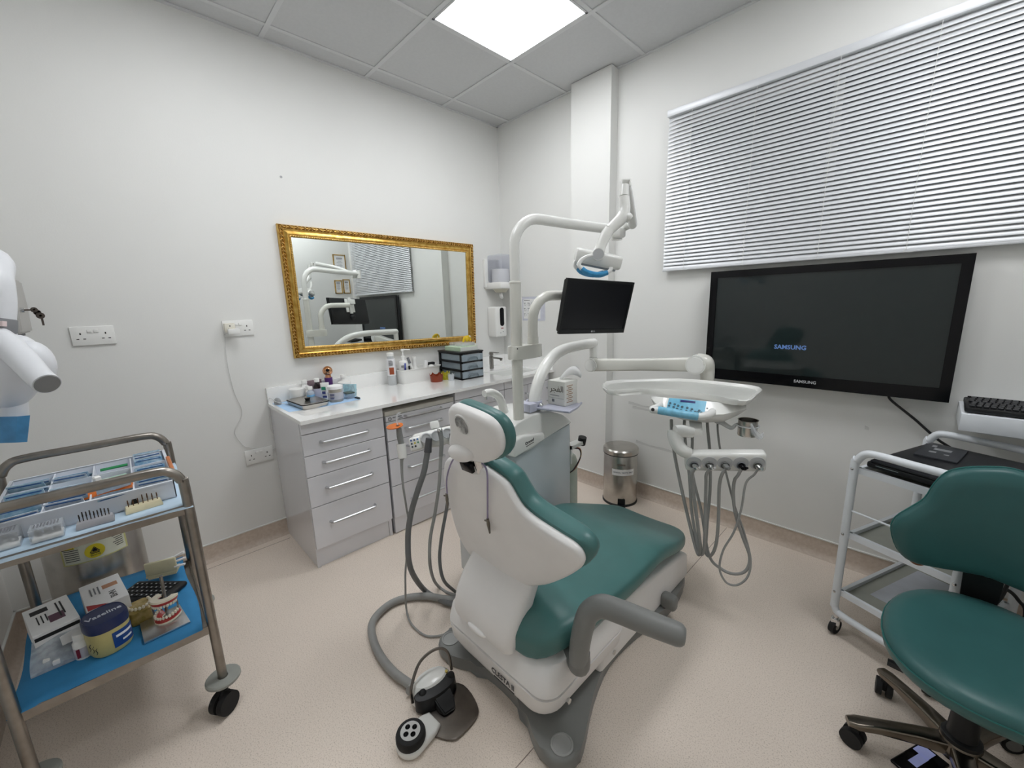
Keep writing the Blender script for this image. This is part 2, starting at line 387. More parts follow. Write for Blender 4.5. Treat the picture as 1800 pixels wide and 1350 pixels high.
for k in range(4):
    a, b = V(ins[k]), V(ins[(k+1) % 4]); L = (b-a).length; n = int(L/.021); d = (b-a)/L; ang = math.atan2(d.y, d.x)
    for i in range(n):
        t = a + d*((i+.5)*L/n); s = 1 if i % 2 else -1; nr = V((d.y, -d.x))
        q = t + nr*(.004*s)
        M = Matrix.Rotation(ang+s*.75, 4, 'X')
        g.ball((.0345, q.x, q.y), (.0055, .0115, .0034), M, n=8, m=5)
        q = t - nr*(.006*s); g.ball((.034, q.x, q.y), (.0045, .0036, .0036), None, n=6, m=4)
    a, b = V(ins2[k]), V(ins2[(k+1) % 4]); L = (b-a).length; n = int(L/.0135); d = (b-a)/L; ang = math.atan2(d.y, d.x)
    for i in range(n):
        t = a + d*((i+.5)*L/n); g.ball((.0275, t.x, t.y), (.0035, .0062, .003), Matrix.Rotation(ang+.6, 4, 'X'), n=6, m=4)
o = g.out('carved_ornament', GOLDD, mir); o['kind'] = 'stuff'
ob0, ob1 = inset(mc, .005), inset(mc, .0245)
for k in range(4):
    q = [V((.0332, *ob0[k])), V((.0332, *ob0[(k+1) % 4])), V((.0318, *ob1[(k+1) % 4])), V((.0318, *ob1[k]))]
    G().skin([q, [p-V((.003, 0, 0)) for p in q]]).out('recess_band', mat('recess_dark_gold', (128, 88, 38), .45, 1, var=.3, scale=60), mir)  # flat strip behind the ornament; the recess darkness is put into its colour
gl = inset(mc, .068)
G().skin([[V((.012, *q)) for q in gl], [V((.016, *q)) for q in gl]]).out('mirror_glass', GLASS_MIRROR, mir)

# ================================================================== SOCKETS ON THE LEFT WALL
HOLE = mat('socket_hole', (60, 58, 56), .8, var=.05)
FYZ = lambda x, y, z: frameM((x, y, z), (0, 1, 0), (0, 0, 1))     # on the left wall: local x = +Y, y = up, z = out of the wall
def socket(y, z, lab):
    t = thing('double_socket', lab, 'wall socket', (0, y, z), group='white double wall sockets')
    M = FYZ(0, y, z)
    G().box((0, 0, .0045), (.148, .088, .009), M, bev=.003).out('face_plate', WHITE, t)
    for s in (-1, 1):
        G().box((s*.011, .022, .010), (.015, .014, .006), M, bev=.0015).out('switch', WHITE, t)
        g = G(); g.box((s*.042, .010, .0091), (.005, .009, .0006), M).box((s*.042-.011, -.014, .0091), (.009, .004, .0006), M).box((s*.042+.011, -.014, .0091), (.009, .004, .0006), M)
        g.out('pin_slot', HOLE, t)
    return t
socket(-2.664, 1.326, 'white double wall socket left of the one with a charger')
socket(-2.082, 1.325, 'white double wall socket holding a white charger beside the mirror')
socket(-2.078, .555, 'low white double wall socket beside the drawer cabinet')
ch = thing('phone_charger', 'white charger plugged into the socket beside the mirror', 'charger', (.009, -2.125, 1.33))
M = FYZ(.0, -2.127, 1.328)
G().box((0, .002, .026), (.05, .05, .034), M, bev=.004).out('adaptor', mat('warm_white', (232, 228, 214), .4), ch)
G().box((.012, -.019, .05), (.055, .03, .03), M, bev=.004).out('usb_block', WHITE, ch)
G().box((.0, .012, .0432), (.006, .006, .0008), M).box((-.008, -.004, .0432), (.004, .004, .0008), M).out('pin_slot', HOLE, ch)
def wallpath(pts, off=.006): return [on(px, py, 'x', off) for px, py in pts]
tag(G().tube([V((.05, -2.14, 1.30)), V((.03, -2.155, 1.298))]+wallpath([(396, 592), (397, 620), (402, 650), (412, 690), (425, 720), (422, 738), (414, 752), (414, 765), (428, 783), (438, 786), (455, 790)]), .0016, n=6).out('charger_cable', CORD, origin=(.006, -2.12, .9)), 'thin white cable hanging from the charger to the low socket', 'cable')
p = wallpath([(475, 793), (484, 788), (489, 775)]) + [V((.02, -1.999, .70)), V((.03, -1.999, .80)), V((.04, -1.998, .868)), V((.06, -1.99, .905)), V((.10, -1.97, .885)), V((.16, -1.94, .876))]
tag(G().tube(p, .0018, n=6).out('charging_cable', CORD, origin=(.02, -1.999, .7)), 'white cord rising from the low socket over the counter corner', 'cable')
# screw hole and small marks on the wall
tag(G().cyl(on(494, 311, 'x', 0), on(494, 311, 'x', 0)+V((.002, 0, 0)), .007, n=12).out('wall_plug', mat('grey_plug', (170, 170, 172), .6), origin=on(494, 311, 'x', 0)), 'small grey plug in the white wall above the mirror', 'wall plug')

# ================================================================== COUNTER
CT = .863
wt = thing('worktop', 'long glossy white stone worktop with splashback and sink', 'worktop', (.3, -1.0, CT))
SKX0, SKX1, SKY0, SKY1 = .22, .50, -.47, -.09
g = G()
g.bx(0, SKX0, -1.992, -.001, CT-.02, CT).bx(SKX1, .602, -1.992, -.001, CT-.02, CT).bx(SKX0, SKX1, -1.992, SKY0, CT-.02, CT).bx(SKX0, SKX1, SKY1, -.001, CT-.02, CT)
g.out('slab', QUARTZ, wt)
G().bx(.0, .018, -1.992, -.001, CT, CT+.095).out('splashback', QUARTZ, wt)
G().bx(.018, .602, -.019, -.001, CT, CT+.095).out('splashback', QUARTZ, wt)
g = G(); d = .13
for (a, b, c, e) in ((SKX0-.006, SKX0, SKY0-.006, SKY1+.006), (SKX1, SKX1+.006, SKY0-.006, SKY1+.006), (SKX0, SKX1, SKY0-.006, SKY0), (SKX0, SKX1, SKY1, SKY1+.006)): g.bx(a, b, c, e, CT-d, CT-.02)
g.bx(SKX0-.006, SKX1+.006, SKY0-.006, SKY1+.006, CT-d-.006, CT-d); bas = g.out('basin', mat('sink_ceramic', (232, 233, 230), .1, var=.01), wt)
G().cyl((.36, -.28, CT-d), (.36, -.28, CT-d+.004), .025).out('drain', CHROME, bas)
G().cyl((.30, SKY0+.0005, CT-.045), (.30, SKY0+.004, CT-.045), .012).out('overflow_ring', mat('overflow_dark', (50, 50, 50), .4, .5), bas)

# --- drawer cabinets
def handle(y0, y1, x, z, parent):
    r = .0075
    g = G(); g.tube([(x, y0+.006, z), (x+.022, y0+.012, z), (x+.028, y0+.03, z), (x+.028, (y0+y1)/2, z), (x+.028, y1-.03, z), (x+.022, y1-.012, z), (x, y1-.006, z)], r, n=10, sub=4)
    return g.out('handle', ALU, parent)
def front(name, x, y0, y1, z0, z1, parent, m=None): return G().bx(x-.018, x, y0+.0015, y1-.0015, z0+.0015, z1-.0015, bev=.0012, seg=1).out(name, m or CAB, parent)
c1 = thing('drawer_cabinet', 'glossy pale grey four drawer cabinet at the open end of the counter', 'cabinet', (.3, -1.76, 0), group='cabinets under the worktop')
G().bx(.002, .542, -1.986, -1.968, 0, CT-.021).bx(.002, .542, -1.548, -1.53, 0, CT-.021).bx(.002, .012, -1.968, -1.548, .0, CT-.021).bx(.012, .542, -1.968, -1.548, .1, .116).out('carcass', CAB, c1)
G().bx(.52, .535, -1.967, -1.549, 0, .1).out('plinth', CAB, c1)
front('fascia', .562, -1.986, -1.53, .778, CT-.022, c1)
for a, b, h in ((.66, .777, .722), (.54, .659, .606), (.366, .539, .46), (.118, .365, .256)):
    o = front('drawer', .562, -1.986, -1.53, a, b, c1); handle(-1.902, -1.63, .562, h, o)
fil = tag(G().bx(.10, .50, -1.528, -1.5165, 0, CT-.021).out('filler_panel', mat('dark_grey_panel', (120, 121, 126), .4), origin=(.3, -1.522, 0)), 'dark grey filler strip between the two drawer cabinets', 'panel')
c2 = thing('mobile_drawer_unit', 'grey five drawer unit with pale top set under the worktop', 'cabinet', (.3, -1.26, 0), group='cabinets under the worktop')
G().bx(.03, .535, -1.514, -1.012, .005, .775).out('carcass', mat('unit_grey', (182, 183, 188), .4), c2)
G().bx(.03, .556, -1.516, -1.010, .775, .803, bev=.003).out('top', mat('beige_top', (206, 203, 194), .4), c2)
for k, (a, b, h) in enumerate(((.738, .774, None), (.616, .737, .676), (.498, .615, .56), (.322, .497, .42), (.108, .321, .20))):
    o = front('drawer', .556, -1.514, -1.012, a, b, c2)
    if h: handle(-1.395, -1.115, .556, h, o)
    else: handle(-1.395, -1.115, .556, .755, o)
G().bx(.53, .548, -1.512, -1.014, .006, .106).out('plinth', CAB, c2)
MX = lambda x, y, z: frameM((x, y, z), (0, 1, 0), (0, 0, 1))
G().tube([(.5566, -1.495, .762), (.5566, -1.482, .762), (.5566, -1.476, .754), (.5566, -1.482, .746), (.5566, -1.495, .746), (.5566, -1.495, .762)], .0018, n=6, smooth=False).out('emblem', INK, c2)
g = G(); lines(g, MX(.5561, -1.468, .754), 0, .06, [.005], .006, .0006, 0); lines(g, MX(.5561, -1.43, .754), 0, .03, [-.007], .004, .0006, 0); g.out('fine_print', GINK, c2)
c3 = thing('drawer_cabinet', 'glossy pale grey cabinet under the worktop behind the dental chair headrest', 'cabinet', (.3, -.77, 0), group='cabinets under the worktop')
G().bx(.002, .542, -1.004, -.542, 0, CT-.021).out('carcass', CAB, c3)
front('fascia', .562, -1.004, -.542, .776, CT-.022, c3)
for a, b, h in ((.66, .775, .72), (.54, .659, .6), (.366, .539, .46), (.118, .365, .256)):
    o = front('drawer', .562, -1.004, -.542, a, b, c3); handle(-.91, -.64, .562, h, o)
c4 = thing('sink_cabinet', 'glossy pale grey two door cabinet under the sink', 'cabinet', (.3, -.27, 0), group='cabinets under the worktop')
G().bx(.002, .542, -.54, -.522, 0, CT-.021).bx(.002, .542, -.02, -.003, 0, CT-.021).bx(.002, .542, -.522, -.02, .1, .116).out('carcass', CAB, c4)
front('fascia', .562, -.54, -.02, .776, CT-.022, c4)
for a, b in ((-.54, -.281), (-.279, -.02)):
    o = front('door', .562, a, b, .118, .775, c4); G().tube([(.562, b-.03, .6), (.59, b-.03, .61), (.59, b-.03, .7), (.562, b-.03, .71)], .006, n=8).out('handle', ALU, o)
G().bx(.52, .535, -.521, -.021, 0, .1).out('plinth', CAB, c4)

# --- tap
tp = thing('tap', 'brushed steel mixer tap beside the sink', 'tap', (.135, -.286, CT))
G().bx(.12, .15, -.301, -.271, CT, CT+.115, bev=.006).out('body', GUNM, tp)
G().bx(.125, .27, -.297, -.275, CT+.092, CT+.106, bev=.004).bx(.25, .268, -.295, -.277, CT+.082, CT+.095, bev=.003).out('spout', GUNM, tp)
G().bx(.12, .15, -.301, -.271, CT+.117, CT+.142, bev=.004).box((.175, -.286, CT+.146), (.11, .02, .006), bev=.002).out('lever', GUNM, tp)

# ---------------------------------------------------------------- things on the counter
def bottle(name, lab, cat, x, y, z, r, h, m, capm=None, caph=.02, capr=.6, neck=.75, label=None, grp=None, sq=False, ry=0):
    t = thing(name, lab, cat, (x, y, z), group=grp)
    hb = h-caph if capm else h
    prof = [(.001, 0), (r*.95, 0), (r, .004), (r, hb*neck), (r*.9, hb*(neck+.06)), (r*capr*.9, hb*(neck+.16)), (r*capr*.85, hb)]
    n = 20
    G().lathe(prof, (x, y, z), n=n).out('body', m, t)
    if capm: G().lathe([(.001, 0), (r*capr, 0), (r*capr, caph*.9), (r*capr*.92, caph), (.001, caph)], (x, y, z+hb), n=18).out('cap', capm, t)
    if label:
        lm, a, b = label; G().lathe([(r*1.0, hb*a), (r*1.015, hb*a), (r*1.015, hb*b), (r*1.0, hb*b)], (x, y, z), n=n).out('label_band', lm, t)
    return t
def tub(name, lab, cat, x, y, z, r, h, m, lidm, lidh, grp=None):
    t = thing(name, lab, cat, (x, y, z), group=grp)
    G().lathe([(.001, 0), (r*.93, 0), (r*.96, .004), (r*.97, h-lidh), (.001, h-lidh)], (x, y, z), n=28).out('body', m, t)
    G().lathe([(.001, h-lidh), (r, h-lidh), (r, h-.004), (r-.004, h), (.001, h)], (x, y, z), n=28).out('lid', lidm, t)
    return t
def lbl(px, py, M): pass
MAT = CT+.0012
# paper mat under the group
a = [on(486, 711, 'z', CT), on(514, 724, 'z', CT), on(581, 707, 'z', CT), on(636, 700, 'z', CT), on(617, 688, 'z', CT)]
pol = [(.03, -1.975), (.34, -1.97), (.37, -1.80), (.36, -1.565), (.10, -1.53), (.03, -1.6)]
tag(G().prism(pol, CT+.0002, CT+.001).out('paper_mat', mat('pale_blue_mat', (176, 208, 240), .7, var=.05), origin=(.2, -1.76, CT)), 'pale blue paper mat under the jars on the counter end', 'paper mat')
# steel instrument tray with lid
st = thing('instrument_tray', 'shallow stainless steel tray with black-edged lid on the paper mat', 'tray', (.2, -1.84, CT), rot=0)
tc = V((.245, -1.838, MAT)); M = TR(*tc, 4) @ Matrix.Diagonal((.78, .92, 1, 1))
poly = lambda a, b, r=.025, n=4: [(sx*(a-r)+r*math.cos(t), sy*(b-r)+r*math.sin(t)) for sx, sy, t0 in ((1, 1, 0), (-1, 1, PI/2), (-1, -1, PI), (1, -1, 1.5*PI)) for t in [t0+PI/2*i/n for i in range(n+1)]]
rings = [[M @ V((x, y, z)) for x, y in poly(a, b)] for a, b, z in ((.15, .072, .003), (.155, .077, 0), (.165, .085, .024), (.168, .088, .025), (.165, .085, .0235), (.152, .074, .003))]
G().skin(rings, cap0=False, cap1=True).out('pan', STEEL, st)
G().skin([[M @ V((x, y, z)) for x, y in poly(a, b)] for a, b, z in ((.160, .082, .024), (.161, .083, .030), (.150, .072, .031), (.14, .062, .0275))], cap0=True, cap1=True).out('lid', STEEL, st)
o = G(); rg = [[M @ V((x, y, z)) for x, y in poly(a, b)] for a, b, z in ((.162, .084, .024), (.1625, .0845, .0285), (.1595, .0815, .0285), (.1595, .0815, .024))]
o.skin(rg, loop=True).out('rim_seal', BLACK, st)
G().cyl(M @ V((.0, .0, .028)), M @ V((.0, .0, .043)), .012, .016).out('knob', BLACKG, st)
# group of jars and bottles
B = 'jars and bottles on the counter end'
tub('white_tub', 'white round tub with screw lid behind the steel tray', 'tub', .07, -1.842, MAT, .043, .078, WHITE, WHITE, .03, B)
bottle('pill_bottle', 'tall white capped bottle at the back left of the jars', 'bottle', .046, -1.785, MAT, .024, .118, WHITE, WHITE, .022, .7, grp=B)
bottle('pill_bottle', 'short white bottle between the round tub and the blue labelled bottle', 'bottle', .09, -1.783, MAT, .016, .085, WHITE, WHITE, .018, .75, grp=B)
bottle('clear_bottle', 'small clear bottle with blue label and white cap', 'bottle', .14, -1.785, MAT, .022, .088, mat('pale_clear', (190, 200, 214), .2, alpha=.8), WHITE, .02, .7, label=(mat('cyan_label', (120, 180, 226), .5), .1, .55), grp=B)
bottle('syrup_bottle', 'dark brown syrup bottle with white cap and pale label', 'bottle', .115, -1.732, MAT, .025, .128, mat('dark_glass', (34, 22, 26), .1, var=.1), WHITE, .022, .62, label=(mat('pale_label', (206, 206, 222), .5), .05, .62), grp=B)
t = thing('toothpaste_tube', 'white tube with green and blue print standing before the syrup bottle', 'tube', (.175, -1.705, MAT), group=B)
M = TR(.178, -1.709, MAT, 60)
G().skin([[M @ V((x*a, y*b, z)) for x, y in poly(.022, .016, .012)] for a, b, z in ((1, 1, 0), (1, 1, .03), (1.1, .7, .085), (1.15, .3, .105))]).out('body', WHITE, t)
M2 = frameM((.178, -1.697, MAT), (.72, .69, 0), (0, 0, 1)); 
M2 = frameM(V((.178, -1.709, MAT))+V((.0125, -.0125, 0)), (.7, .714, 0), (0, 0, 1))
G().box((0, .072, .002), (.026, .02, .002), M2).out('green_print', mat('green_print', (40, 140, 110), .5), t)
G().box((0, .045, .004), (.02, .016, .002), M2).box((.004, .02, .0045), (.026, .012, .002), M2).out('blue_print', mat('navy_print', (60, 70, 130), .5), t)
t = thing('roller_massager', 'purple handheld device with a shiny rose gold ball top', 'device', (.06, -1.640, MAT), group=B)
G().cyl((.06, -1.64, MAT), (.06, -1.64, MAT+.115), .022, .024).out('handle', mat('purple_satin', (84, 44, 110), .4), t)
RG = mat('rose_gold', (214, 160, 122), .14, 1, var=.05)
G().cyl((.06, -1.64, MAT+.115), (.06, -1.64, MAT+.135), .019, .016).ball((.06, -1.64, MAT+.158), .031).out('ball_head', RG, t)
nv = (CAM-V((.06, -1.64, MAT+.16))).normalized()
G().cyl(V((.06, -1.64, MAT+.162))+nv*.024, V((.06, -1.64, MAT+.162))+nv*.031, .011).out('opening', BLACKG, t)
t = tub('cotton_bud_jar', 'clear round jar full of cotton buds with white top', 'jar', .285, -1.688, MAT, .043, .098, mat('clear_jar', (232, 228, 218), .15, alpha=.35), PAPER, .02, B)
g = G()
for k in range(46):
    a = random.random()*2*PI; r = .034*math.sqrt(random.random()); g.cyl((.285+r*math.cos(a), -1.688+r*math.sin(a), MAT+.006), (.285+r*math.cos(a), -1.688+r*math.sin(a), MAT+.074), .0021, n=5)
o = g.out('cotton_buds', mat('bud_stick', (206, 186, 150), .7, var=.12, scale=60), t); o['kind'] = 'stuff'
M2 = frameM((.285, -1.688, MAT+.04), (.7, .714, 0), (0, 0, 1))
G().lathe([(.0436, .016), (.0442, .016), (.0442, .058), (.0436, .058)], (.285, -1.688, MAT), n=28).out('label_band', mat('bud_label', (214, 214, 224), .5, alpha=.6), t)
g = G(); lines(g, frameM((.317, -1.719, MAT), (.7, .714, 0), (0, 0, 1)), -.014, .014, [.05, .043, .03, .024], .004, .0006); g.out('fine_print', mat('navy_ink', (50, 56, 110), .5), t)
tub('cream_jar', 'wide white jar behind the cotton bud jar', 'jar', .12, -1.565, MAT, .042, .082, WHITE, WHITE, .028, B)
bottle('white_bottle', 'white capped bottle behind the wide white jar', 'bottle', .05, -1.54, CT, .026, .118, WHITE, WHITE, .022, .7, grp=B)
t = thing('film_pack', 'crumpled clear pack with teal print behind the cotton bud jar', 'packet', (.21, -1.585, MAT), group=B)
M = TR(.215, -1.572, MAT, 35)
G().skin([[M @ V((x, y+.01*math.sin(9*x), z)) for x, y in ((-.03*s, -.012*d), (.03*s, -.012*d), (.035*s, .012*d), (-.03*s, .012*d))] for s, d, z in ((1, 1, 0), (1.1, 1, .03), (1.25, .5, .065), (1.35, .15, .078))]).out('bag', mat('teal_clear', (150, 200, 214), .2, alpha=.55, var=.3, scale=60), t)
t = thing('clear_case', 'small clear plastic case with dark lid behind the cotton buds', 'case', (.27, -1.612, MAT), group=B)
G().box((.27, -1.602, MAT+.016), (.06, .05, .032), RZ(0), bev=.003).out('case', SMOKE, t)
G().box((.27, -1.602, MAT+.036), (.064, .054, .007), bev=.002).out('case_lid', mat('smoke_lid', (70, 84, 78), .3), t)
tag(G().box((.325, -1.573, MAT+.005), (.05, .016, .009), None, bev=.003).out('black_marker', BLACK, origin=(.325, -1.573, MAT)), 'small black stub lying on the blue mat beside the clear case', 'pen')
g = G(); g.skin([[V((.075, -1.955, CT+.001)) + V((.04*a*math.cos(q), .018*a*math.sin(q), z)) for q in [2*PI*i/16 for i in range(16)]] for a, z in ((1, 0), (1, .012), (.85, .026), (.5, .036), (.1, .039))])
tag(g.out('grey_cable_pouch', mat('grey_gel', (150, 152, 154), .3), origin=(.075, -1.955, CT)), 'grey rounded gadget in the corner of the counter by the cord', 'gadget')
G2 = G().box((.026, -1.725, CT+.055), (.012, .10, .105), bev=.002)
tag(G2.out('dark_card', mat('plum_card', (110, 92, 98), .4, var=.2, rgb2=(150, 130, 134)), origin=(.026, -1.725, CT)), 'dark plum card leaning on the splashback behind the bottles', 'card')

# right hand group
t = bottle('alcohol_bottle', 'tall clear bottle with brown label at the left of the white caddy', 'bottle', .085, -1.205, CT, .030, .235, mat('frosted_clear', (226, 230, 232), .2, alpha=.62), WHITE, .025, .82, .6)
G().lathe([(.0303, .07), (.0308, .07), (.0308, .19), (.0303, .19)], (.085, -1.205, CT), n=20).out('label_band', mat('white_label', (232, 232, 234), .5), t)
n45 = V((.88, -.47, 0)).normalized(); e45 = V((.47, .88, 0)).normalized()
MB = frameM(V((.085, -1.205, CT))+n45*.030, e45, (0, 0, 1))
G().box((.002, .105, .001), (.032, .05, .003), MB).out('brown_print', mat('brown_print', (150, 74, 44), .5), t)
g = G(); lines(g, MB @ Matrix.Translation((0, 0, .001)), -.016, .016, [.178, .172, .164, .158, .152, .145], .0025, .002); g.out('fine_print', GINK, t)
cad = thing('storage_caddy', 'white plastic caddy holding bottles and tubes on the counter', 'caddy', (.1, -1.0, CT))
M = TR(.09, -.995, CT, 0); yy = .17
rings = [[M @ V((x*1, y, z)) for x, y in poly(a, b, .03, 5)] for a, b, z in ((.06, yy-.015, .003), (.062, yy-.013, 0), (.07, yy, .098), (.076, yy+.006, .102), (.076, yy+.006, .106), (.069, yy-.002, .104), (.06, yy-.012, .006))]
G().skin(rings, cap0=True, cap1=True).out('bin', WHITE, cad)
C5 = 'bottles and tubes in the white caddy'
t = thing('pump_bottle', 'white pump bottle standing at the left end of the caddy', 'bottle', (.075, -1.10, CT+.006), group=C5)
x, y, z = .075, -1.10, CT+.006
G().lathe([(.001, 0), (.036, 0), (.038, .004), (.038, .135), (.033, .15), (.016, .162), (.016, .17)], (x, y, z)).out('body', WHITE, t)
G().lathe([(.001, .17), (.018, .17), (.018, .19), (.006, .194), (.006, .226), (.013, .228), (.013, .244), (.001, .246)], (x, y, z)).box((x+.02, y+.025, z+.238), (.014, .014, .010), None).tube([(x, y, z+.238), (x+.02, y+.02, z+.239), (x+.04, y+.04, z+.236)], .0055, n=8).out('pump', WHITE, t)
MP = frameM(V((x, y, z))+n45*.0382, e45, (0, 0, 1))
g = G(); lines(g, MP, -.018, .018, [.125, .119, .113], .003, .001); g.out('fine_print', GINK, t)
def tube_item(name, lab, p0, p1, r, m, capm=None, name2='body'):
    t = thing(name, lab, 'tube', p0, group=C5); p0, p1 = V(p0), V(p1)
    k = p0.lerp(p1, .72) if capm else p1
    G().cyl(p0, k, r*1.05, r, n=14).out(name2, m, t)
    if capm: G().cyl(k, p1, r*.9, r*.85, n=14).out('cap', capm, t)
    return t
tube_item('blue_pen', 'dark blue capped pen leaning in front of the pump bottle', (.125, -1.12, CT+.03), (.128, -1.115, CT+.15), .007, mat('pen_blue', (50, 56, 140), .4), mat('pen_blue2', (90, 100, 180), .4))
tube_item('black_pen', 'short black pen leaning at the caddy front', (.122, -1.075, CT+.03), (.128, -1.085, CT+.125), .007, BLACK)
tube_item('syringe_tube', 'slim white tube with grey end leaning beside the pump bottle', (.11, -1.03, CT+.03), (.10, -1.075, CT+.185), .011, WHITE, mat('grey_cap', (120, 122, 126), .4))
bottle('spray_bottle', 'small white bottle with white cap in the middle of the caddy', 'bottle', .06, -1.0, CT+.006, .024, .175, WHITE, WHITE, .025, .72, .55, grp=C5)
tube_item('glue_stick', 'white stick tilted at the middle of the caddy', (.105, -.945, CT+.03), (.095, -.915, CT+.145), .016, WHITE, PAPER)
tag(G().box((.08, -.875, CT+.115), (.03, .075, .022), TR(0, 0, 0), bev=.004).box((.08, -.875, CT+.06), (.014, .014, .107)).out('black_clip', BLACK, origin=(.08, -.875, CT+.006)), 'black plastic clip at the right end of the caddy', 'clip', C5)
tag(G().ball((.11, -.885, CT+.098), (.02, .022, .014)).cyl((.11, -.885, CT+.006), (.11, -.885, CT+.1), .008).out('white_mould', WHITE, origin=(.11, -.885, CT+.006)), 'small white rounded cap below the black clip in the caddy', 'cap', C5)
# orange ring crown, yellow and clear crowns
def crown(name, lab, cat, x, y, r, h, m, grp):
    g = G(); n = 24; top = [h*(1 if k % 4 == 0 else .72 if k % 2 == 0 else .8) for k in range(n)]
    ro = [[V((x+rr*math.cos(2*PI*k/n), y+rr*math.sin(2*PI*k/n), CT+(0 if lv == 0 else top[k]))) for k in range(n)] for rr, lv in ((r*.9, 0), (r, 1), (r*.93, 1), (r*.84, 0))]
    g.skin(ro, loop=True); return tag(g.out(name, m, origin=(x, y, CT)), lab, cat, grp)
K = 'retractor cups before the drawer organiser'
crown('amber_cup', 'amber brown plastic cup with pointed rim in front of the caddy', 'cup', .235, -.925, .05, .062, AMBER, K)
crown('yellow_retractor', 'yellow green spiky retractor beside the amber cup', 'retractor', .225, -.835, .034, .064, mat('yellow_green', (178, 170, 40), .35, var=.25, scale=80), K)
crown('clear_retractor', 'clear plastic retractor beside the black drawer organiser', 'retractor', .295, -.835, .026, .056, CLEAR, K)
# drawer organiser
og = thing('drawer_organiser', 'black three drawer organiser with smoky clear drawers on the counter', 'organiser', (.2, -.69, CT))
ox0, ox1, oy0, oy1 = .08, .37, -.79, -.58; oh = .205
g = G()
for x, y in ((ox0, oy0), (ox0, oy1), (ox1, oy0), (ox1, oy1)):
    g.box((x+(.009 if x == ox0 else -.009), y+(.009 if y == oy0 else -.009), CT+oh/2), (.018, .018, oh), None)
for z in (0, .062, .126, .19): g.box(((ox0+ox1)/2, oy0+.009, CT+z+.006), (ox1-ox0, .018, .012)).box(((ox0+ox1)/2, oy1-.009, CT+z+.006), (ox1-ox0, .018, .012)).box((ox0+.006, (oy0+oy1)/2, CT+z+.006), (.012, oy1-oy0, .012)).box(((ox0+ox1)/2, (oy0+oy1)/2, CT+z+.004), (ox1-ox0-.02, oy1-oy0, .003)).box((ox1-.006, (oy0+oy1)/2, CT+z+.006), (.012, oy1-oy0, .010))
g.out('frame', BLACK, og)
G().bx(ox0-.006, ox1+.006, oy0-.006, oy1+.006, CT+.198, CT+.21, bev=.004).out('top', BLACK, og)
for k in range(3):
    z = CT+.014+.0635*k
    g = G(); g.bx(ox0+.02, ox1+.004, oy0+.012, oy0+.015, z, z+.045).bx(ox0+.02, ox1+.004, oy1-.015, oy1-.012, z, z+.045).bx(ox0+.02, ox0+.023, oy0+.015, oy1-.015, z, z+.045).bx(ox0+.02, ox1, oy0+.015, oy1-.015, z, z+.003).bx(ox1, ox1+.005, oy0+.004, oy1-.004, z-.002, z+.046)
    d = g.out('drawer', mat('organiser_clear', (176, 190, 200), .15, alpha=.5), og)
    yc = (oy0+oy1)/2
    G().tube([(ox1+.008, yc-.05, z+.004), (ox1+.012, yc-.035, z+.026), (ox1+.013, yc, z+.03), (ox1+.012, yc+.035, z+.026), (ox1+.008, yc+.05, z+.004)], .004, n=6).bx(ox1+.004, ox1+.011, yc-.035, yc+.035, z, z+.012).out('handle', mat('organiser_grip', (120, 132, 138), .3), d)
    G().bx(ox0+.03, ox1-.02, oy0+.02, oy1-.03, z+.004, z+.02, bev=.004).out('contents', [mat('teal_contents', (110, 160, 168), .6), mat('grey_contents', (120, 132, 146), .6), mat('dark_contents', (90, 100, 112), .6)][2-k], d)
bx = thing('green_box', 'flat pale green box lying on the drawer organiser', 'box', (.22, -.68, CT+.21))
G().box((.225, -.672, CT+.226), (.2, .17, .032), None, bev=.001, seg=1).out('carton', mat('pale_green_card', (188, 210, 182), .5), bx)
G().box((.326, -.672, CT+.226), (.0012, .168, .03)).out('end_label', mat('white_card', (216, 220, 214), .5), bx)
cb = thing('clear_box', 'clear lidded box with white clips on the pale green box', 'box', (.22, -.66, CT+.242))
G().box((.215, -.655, CT+.256), (.16, .13, .026), None, bev=.002).out('case', CLEAR, cb)
for k in range(4): G().tube([(.285, -.70+.022*k, CT+.249), (.289, -.695+.022*k, CT+.257), (.285, -.69+.022*k, CT+.262)], .003, n=6).out('white_clip', WHITE, cb)
yf = thing('yellow_trigger', 'bright yellow trigger piece with white tip on the clear box', 'clip', (.22, -.62, CT+.269))
q = V((.225, -.62, CT+.27))
G().tube([q+V((0, -.03, 0)), q+V((.005, -.025, .025)), q+V((.005, 0, .04)), q+V((.005, .025, .035)), q+V((.005, .035, .005))], .009, n=8).ball(q+V((.01, .0, .02)), (.012, .018, .02)).out('body', YELLOW, yf)
G().ball(q+V((.005, .03, .038)), .009).out('tip', WHITE, yf)

# ---------------------------------------------------------------- dispensers and notice at the corner
pd = thing('paper_towel_dispenser', 'white centre-pull towel dispenser with clear cover near the corner', 'dispenser', (0, -.12, 1.5))
G().bx(0, .03, -.225, -.02, 1.56, 1.80, bev=.006).out('back_plate', WHITE, pd)
G().bx(.0, .21, -.215, -.03, 1.545, 1.60, bev=.012).out('base', WHITE, pd)
g = G(); g.bx(.03, .2, -.205, -.04, 1.60, 1.83, bev=.02, seg=3); g.out('cover', SMOKE, pd)
G().cyl((.11, -.122, 1.602), (.11, -.122, 1.71), .075, n=28).out('paper_roll', PAPER, pd)
G().cyl((.11, -.122, 1.515), (.11, -.122, 1.548), .045, .075).out('nozzle', mat('beige_nozzle', (206, 202, 186), .4), pd)
G().tube([(.11, -.122, 1.52), (.112, -.125, 1.50), (.105, -.115, 1.485), (.12, -.12, 1.47)], [.012, .014, .016, .012], n=8).out('paper_end', PAPER, pd)
sd = thing('sanitiser_dispenser', 'white wall soap dispenser with black window below the towel dispenser', 'dispenser', (0, -.13, 1.13))
